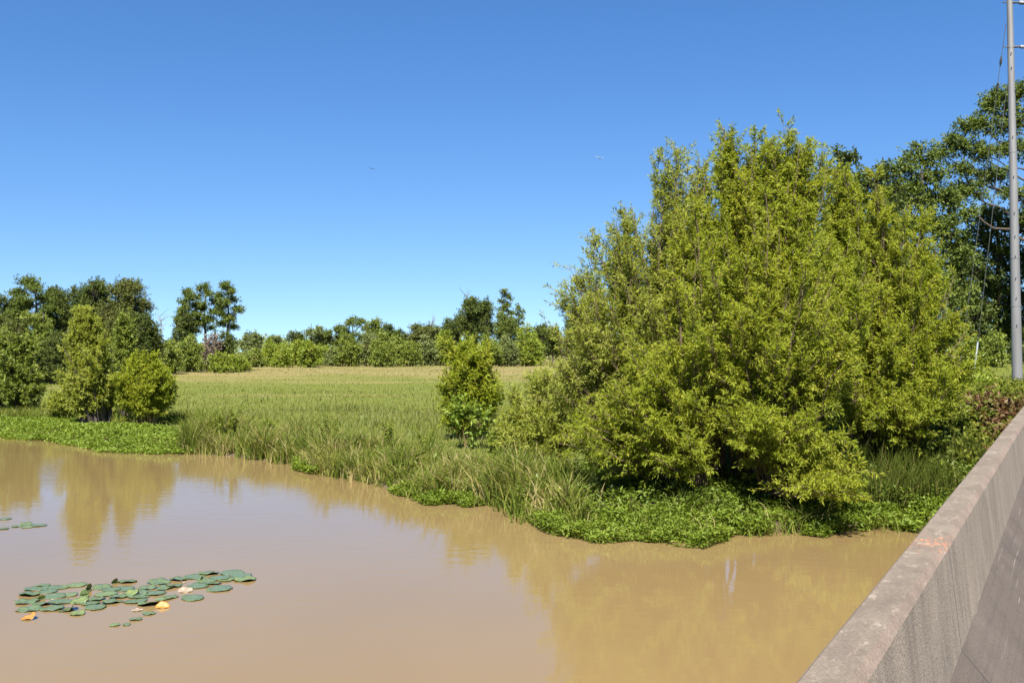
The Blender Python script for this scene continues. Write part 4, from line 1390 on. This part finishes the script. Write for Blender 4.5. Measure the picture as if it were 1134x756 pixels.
main = [
    (48, 647.5, 17, 'g', 0, 'small green lily pad at the upper left corner of the raft'),
    (41, 650.5, 27, 'g', .0, 'green lily pad just below the upper left corner of the raft'),
    (33, 657, 29, 'g', 0, 'green lily pad on the left rim of the raft, third from its upper left corner'),
    (30, 665, 31, 'g', 0, 'green lily pad sticking out farthest left from the raft'),
    (33, 673.5, 31, 'g', 0, 'green lily pad right above the orange withered leaf'),
    (64, 649.3, 24, 'g', 0, 'green lily pad on the upper rim of the raft, left of the long pale one'),
    (83, 647, 25, 'y', 0, 'long pale green lily pad on the upper rim at the left end of the raft'),
    (59, 659.5, 26, 'g', 0, 'green lily pad inside the left end of the raft by a small water patch'),
    (77, 657.5, 20, 'y', 0, 'yellow green lily pad beside the open water patch inside the left half'),
    (68, 665.5, 26, 'g', 0, 'green lily pad in the heart of the left half of the raft'),
    (58, 673, 28, 'g', 0, 'green lily pad on the lower rim, second in from the left end of the raft'),
    (88, 665.5, 24, 'y', .5, 'yellowish lily pad with one side slightly lifted in the left half of the raft'),
    (77, 674, 26, 'd', .9, 'dark folded lily pad on the lower rim in the left half of the raft'),
    (86, 678.5, 20, 'y', 0, 'brown spotted lily pad sticking out lowest on the lower left rim of the raft'),
    (106, 671.5, 25, 'g', 0, 'green lily pad alone on the lower rim below the folded yellow pads'),
    (113, 649.5, 25, 'g', 0, 'green lily pad on the upper rim, left of the small brown curled leaf'),
    (141, 643, 24, 'g', 0, 'green lily pad right of the small brown curled leaf, farthest up in the middle'),
    (96, 652.5, 14, 'd', 1.5, 'olive upturned lily pad at the upper rim in the left half of the raft'),
    (125.5, 644.5, 10, 'd', 1.7, 'small dark brown curled leaf standing at the upper rim of the raft'),
    (117, 657, 24, 'y', 0, 'tan edged lily pad in the middle of the raft'),
    (107, 662.5, 22, 'g', 0, 'green lily pad left of the tan edged one'),
    (124, 665.5, 25, 'g', 0, 'green lily pad on the lower rim in the middle of the raft'),
    (137, 651, 25, 'g', 0, 'green lily pad directly below the farthest up middle pad'),
    (143, 657.5, 24, 'y', .4, 'yellow green lily pad with a raised brown edge in the middle of the raft'),
    (150, 664.5, 26, 'g', 0, 'green lily pad on the lower rim, left of the pale fringed pads'),
    (92, 660, 15, 'y', 1.3, 'bright yellow green folded lily pad in the left half of the raft'),
    (45, 662, 9, 'd', 1.6, 'dark upturned leaf tip near the left end of the raft'),
    (154, 659, 26, 'g', 0, 'green lily pad in the centre, with another overlapping its right side'),
    (163, 650, 24, 'g', 0, 'green lily pad on the upper rim between middle and right half of the raft'),
    (176, 644, 28, 'g', 0, 'broad green lily pad on the upper rim, left of the pale crumpled leaf'),
    (182, 650, 24, 'g', 0, 'green lily pad below the broad upper rim pad'),
    (172, 656, 24, 'g', 0, 'green lily pad above the bright orange leaf and its pale neighbour'),
    (164, 668, 28, 'y', .35, 'pale yellow green lily pad left of the bright orange crumpled leaf'),
    (189, 660, 20, 'g', 0, 'small green lily pad right above the bright orange crumpled leaf'),
    (165, 678.5, 16, 'g', 0, 'small green lily pad just below the bright orange crumpled leaf'),
    (150.5, 684.5, 16, 'g', 0, 'small green lily pad drifting apart below the raft, middle one of the strays'),
    (140, 690.5, 11, 'g', 0, 'tiny green lily pad drifting lowest below the raft'),
    (127, 691, 12, 'y', 0, 'tiny pale lily pad at the far left of the strays below the raft'),
    (213.5, 661.5, 26, 'g', 0, 'green lily pad with a white glint below the dried tan leaf'),
    (243.5, 651, 30, 'g', 0, 'single green lily pad set apart on the lower right of the raft'),
    (205, 653.5, 18, 't', .5, 'dried tan lily pad curled up in the right half of the raft'),
    (202, 644, 10, 't', 1.1, 'pale crumpled leaf standing up in the right half of the raft'),
    (198, 640.5, 24, 'g', 0, 'green lily pad behind the pale crumpled leaf'),
    (216, 638, 25, 'g', 0, 'green lily pad on the upper rim, second group of the right half'),
    (231, 634, 25, 'g', 0, 'green lily pad on the upper rim left of the right tip cluster'),
    (219, 648, 26, 'g', 0, 'green lily pad right above the single one set apart'),
    (228, 643, 24, 'g', 0, 'green lily pad hemmed in by others in the right half of the raft'),
    (243, 639, 28, 'g', 0, 'green lily pad on the lower rim left of the yellow edged tip pad'),
    (257, 633.5, 26, 'g', 0, 'green lily pad at the top of the right tip of the raft'),
    (267, 636.5, 24, 'g', 0, 'green lily pad tucked behind the yellow edged tip pad'),
    (271, 640.5, 32, 'y', .12, 'large yellow edged lily pad forming the right tip of the raft'),
    (222, 641, 7, 'd', 1.7, 'tiny dark upturned leaf in the right half of the raft'),
    (152, 674.5, 14, 't', 0, 'small bleached leaf scrap below the pale yellow green pad'),
    (33, 683.5, 20, 'o', .8, 'orange withered leaf floating off the lower left of the raft'),
    (180, 671, 17, 'o', .9, 'bright orange crumpled leaf on the lower rim in the middle of the raft'),
    (30, 580.3, 17, 'g', .3, 'largest green lily pad of the small far cluster at the left edge'),
    (43, 581.2, 16, 'g', 0, 'rightmost green lily pad of the small far cluster'),
    (19, 582, 15, 'g', 0, 'green lily pad left of the largest in the small far cluster'),
    (30, 583, 12, 'y', 0, 'pale lily pad in front of the largest in the small far cluster'),
    (53, 654, 20, 'g', 0, 'small green lily pad wedged between the upper rim and the heart of the left half'),
    (46, 668, 22, 'g', 0, 'green lily pad overlapped by the farthest left pads of the raft'),
    (100, 667, 20, 'g', 0, 'small green lily pad joining the folded yellow pads to the middle of the raft'),
    (131, 660, 22, 'g', 0, 'green lily pad squeezed behind the raised brown edged pad'),
    (159, 655, 20, 'g', 0, 'small green lily pad under the centre pads of the raft'),
    (181, 662, 18, 'y', 0, 'pale green lily pad touching the back of the bright orange crumpled leaf'),
    (193, 648, 20, 'g', 0, 'green lily pad left of the dried tan leaf'),
    (236, 645, 20, 'g', 0, 'small green lily pad behind the single pad set apart'),
    (250, 641, 20, 'y', 0, 'pale green lily pad on the inner side of the right tip'),
    (124, 652, 20, 'g', 0, 'green lily pad under the small dark brown curled leaf'),
    (3, 584.5, 14, 'g', 0, 'green lily pad of the far cluster touching the left picture edge'),
    (6, 573.8, 14, 'g', 0, 'single green lily pad farthest away, behind the small far cluster'),
]
for i, a in enumerate(main):
    make_pad(*a, i)

# ----------------------------------------------------------------------------
# utility pole, its hardware and guy wires
# ----------------------------------------------------------------------------
STEEL = simple_mat('galvanised steel', (0.1716, 0.1677, 0.1638), .55, .25, 3, .18, (1, 1, .15), 0, .5)
DARKSTEEL = simple_mat('dark hardware', (.06, .06, .06), .6)
POLY = simple_mat('grey polymer', (.20, .20, .21), .5)
WIRE = simple_mat('wire strand', (.16, .16, .15), .5, .3)
WHITE = simple_mat('white plastic', (.75, .75, .72), .5, 0, 4, .1)
Yp = 53.0
pb = P(1126.8, 425, Yp)
pb[2] = float(ground_z(pb[0], pb[1]))
pt = P(1118.2, 0, Yp)
up_ = (pt - pb) / (pt[2] - pb[2])
H = 24.5
pole = thing('utility_pole', 'tall round grey steel utility pole at the right edge of the picture', 'pole', tuple(pb))
T = Mesh()
z = np.linspace(-.3, H, 26)
path = up_[None] * z[:, None]
T.add(*tubes(path[None], (.262 - .0058 * z)[None], 20))
T.build('shaft', STEEL, pole, True)


def at(zz):
    return up_ * zz


def zof(py):
    return P(1120, py, Yp)[2] - pb[2]


for py in (52, 168, 285, 338):           # slip joint bands
    zz = zof(py)
    T = Mesh()
    r = .262 - .0058 * zz + .012
    T.add(*tubes(np.stack([at(zz - .06), at(zz + .06)])[None], np.full((1, 2), r), 20))
    T.build('collar', STEEL, pole, True)
for py in (60, 76, 101, 127, 152, 196, 236, 262, 284, 308, 330, 360):   # step bolts
    zz = zof(py)
    r = .262 - .0058 * zz
    a = -PI / 2 + (.5 if int(py) % 2 else -.35)
    d = np.array([math.cos(a), math.sin(a), 0])
    T = Mesh()
    T.add(*tubes(np.stack([at(zz) + d * (r - .03), at(zz) + d * (r + .09)])[None], np.full((1, 2), .022), 6))
    T.build('step_bolt', DARKSTEEL, pole)
for py, ln in ((52, 1.3), (3, .5)):     # post insulators out to the right
    zz = zof(py)
    r = .262 - .0058 * zz
    T = Mesh()
    T.add(*tubes(np.stack([at(zz) + np.array([r - .02, 0, 0]), at(zz) + np.array([r + .35, 0, .0])])[None], np.array([[.07, .05]]), 8))
    o_ = T.build('bracket', DARKSTEEL, pole)
    T = Mesh()
    k = 25
    xx = np.linspace(r + .33, r + .33 + ln, k)
    rr = np.where(np.arange(k) % 2 == 0, .06, .11)
    pa = at(zz)[None] + np.stack([xx, xx * 0, (xx - r - .33) * -.06], -1)
    T.add(*tubes(pa[None], rr[None], 10))
    T.build('insulator', POLY, pole, True)
    T = Mesh()
    T.add(*tubes(np.stack([at(zz) + np.array([-r - .22, 0, 0]), at(zz) + np.array([-r + .02, 0, 0])])[None], np.full((1, 2), .03), 6))
    T.build('through_bolt', DARKSTEEL, pole)


def guy(py0, px1, Y1, label, insul, guard=None):
    a = pb + at(zof(py0)) + np.array([-.2, .05, 0])
    x1 = (px1 - CX) / F * Y1
    e = np.array([x1, Y1, float(ground_z(x1, Y1))])
    g = thing('guy_wire', label, 'guy wire', tuple(e))
    a = a - e
    T = Mesh()
    T.add(*tubes(np.stack([a, a * .5, a * 0])[None], np.full((1, 3), .016), 5))
    T.build('strand', WIRE, g)
    for t in insul:
        T = Mesh()
        c = a * t
        d = nrm(a) * .28
        T.add(*tubes(np.stack([c - d, c - d * .5, c, c + d * .5, c + d])[None], np.array([[.02, .06, .07, .06, .02]]), 8))
        T.build('strain_insulator', DARKSTEEL, g, True)
    if guard:
        T = Mesh()
        T.add(*tubes(np.stack([a * guard[0], a * guard[1]])[None], np.full((1, 2), .055), 8))
        T.build('guard', WHITE, g, True)
    T = Mesh()
    T.add(*tubes(np.stack([np.array([0, 0, -.3]), np.array([0, 0, .12])])[None], np.full((1, 2), .03), 6))
    T.build('anchor_rod', DARKSTEEL, g)


guy(92, 1077, 59, 'lower guy wire with a white plastic guard at its foot', [], (.075, .165))
guy(26, 1059, 61, 'upper guy wire carrying two dark strain insulators near the pole top', [.845, .91])
# conductor to the right
T = Mesh()
a = pb + at(zof(3)) + np.array([.9, 0, -.05])
e = a + np.array([70, 12, -3.])
T.add(*tubes(bezier(a[None], ((a + e) / 2 + np.array([0, 0, -4.]))[None], e[None], 30), np.full((1, 30), .014), 5))
tag(T.build('power_line', WIRE), 'thin cable hanging off the pole top to the right', 'cable')


# ----------------------------------------------------------------------------
# birds in the sky
# ----------------------------------------------------------------------------
def bird(px, py, Y, span, wing_mat, body_mat, label, yaw, roll, lift):
    c = P(px, py, Y)
    root = thing('bird', label, 'bird', tuple(c), yaw)
    root.rotation_euler = (0, roll, yaw)
    M = Mesh()
    t = np.linspace(-1, 1, 9)
    pa = np.stack([t * 0, t * span * .26, np.zeros(9)], -1)
    ra = span * np.array([.008, .03, .05, .055, .05, .04, .035, .032, .008])
    M.add(*tubes(pa[None], ra[None], 8))
    M.build('body', body_mat, root, True)
    for sgn in (-1, 1):
        k = np.linspace(0, 1, 6)
        xx = sgn * k * span * .5
        zz = lift * span * np.sin(k * PI * .7) * .5
        ch = span * np.array([.13, .15, .15, .12, .08, .02])
        lead = span * (.06 - .10 * k ** 2)
        v = []
        for i in range(6):
            v += [(xx[i], lead[i], zz[i] + .008), (xx[i], lead[i] - ch[i], zz[i]), (xx[i], lead[i] - ch[i], zz[i] - .006), (xx[i], lead[i], zz[i] - .012)]
        f = []
        for i in range(5):
            for j in range(4):
                f.append((i * 4 + j, i * 4 + (j + 1) % 4, i * 4 + 4 + (j + 1) % 4, i * 4 + 4 + j))
        quads('wing', v, f, wing_mat, None, root)


FEATHER_W = simple_mat('white feathers', (.78, .78, .76), .8, 0, 5, .05)
FEATHER_D = simple_mat('dark feathers', (.035, .032, .030), .8, 0, 5, .2)
FEATHER_G = simple_mat('grey feathers', (.16, .16, .16), .8, 0, 5, .2)
bird(411.8, 187.2, 95, .62, FEATHER_D, FEATHER_D, 'small dark bird gliding in the open blue sky', .25, .25, .2)
bird(664.3, 175.5, 95, .85, FEATHER_W, FEATHER_G, 'white winged bird flying left of the willow top', .1, .12, .35)
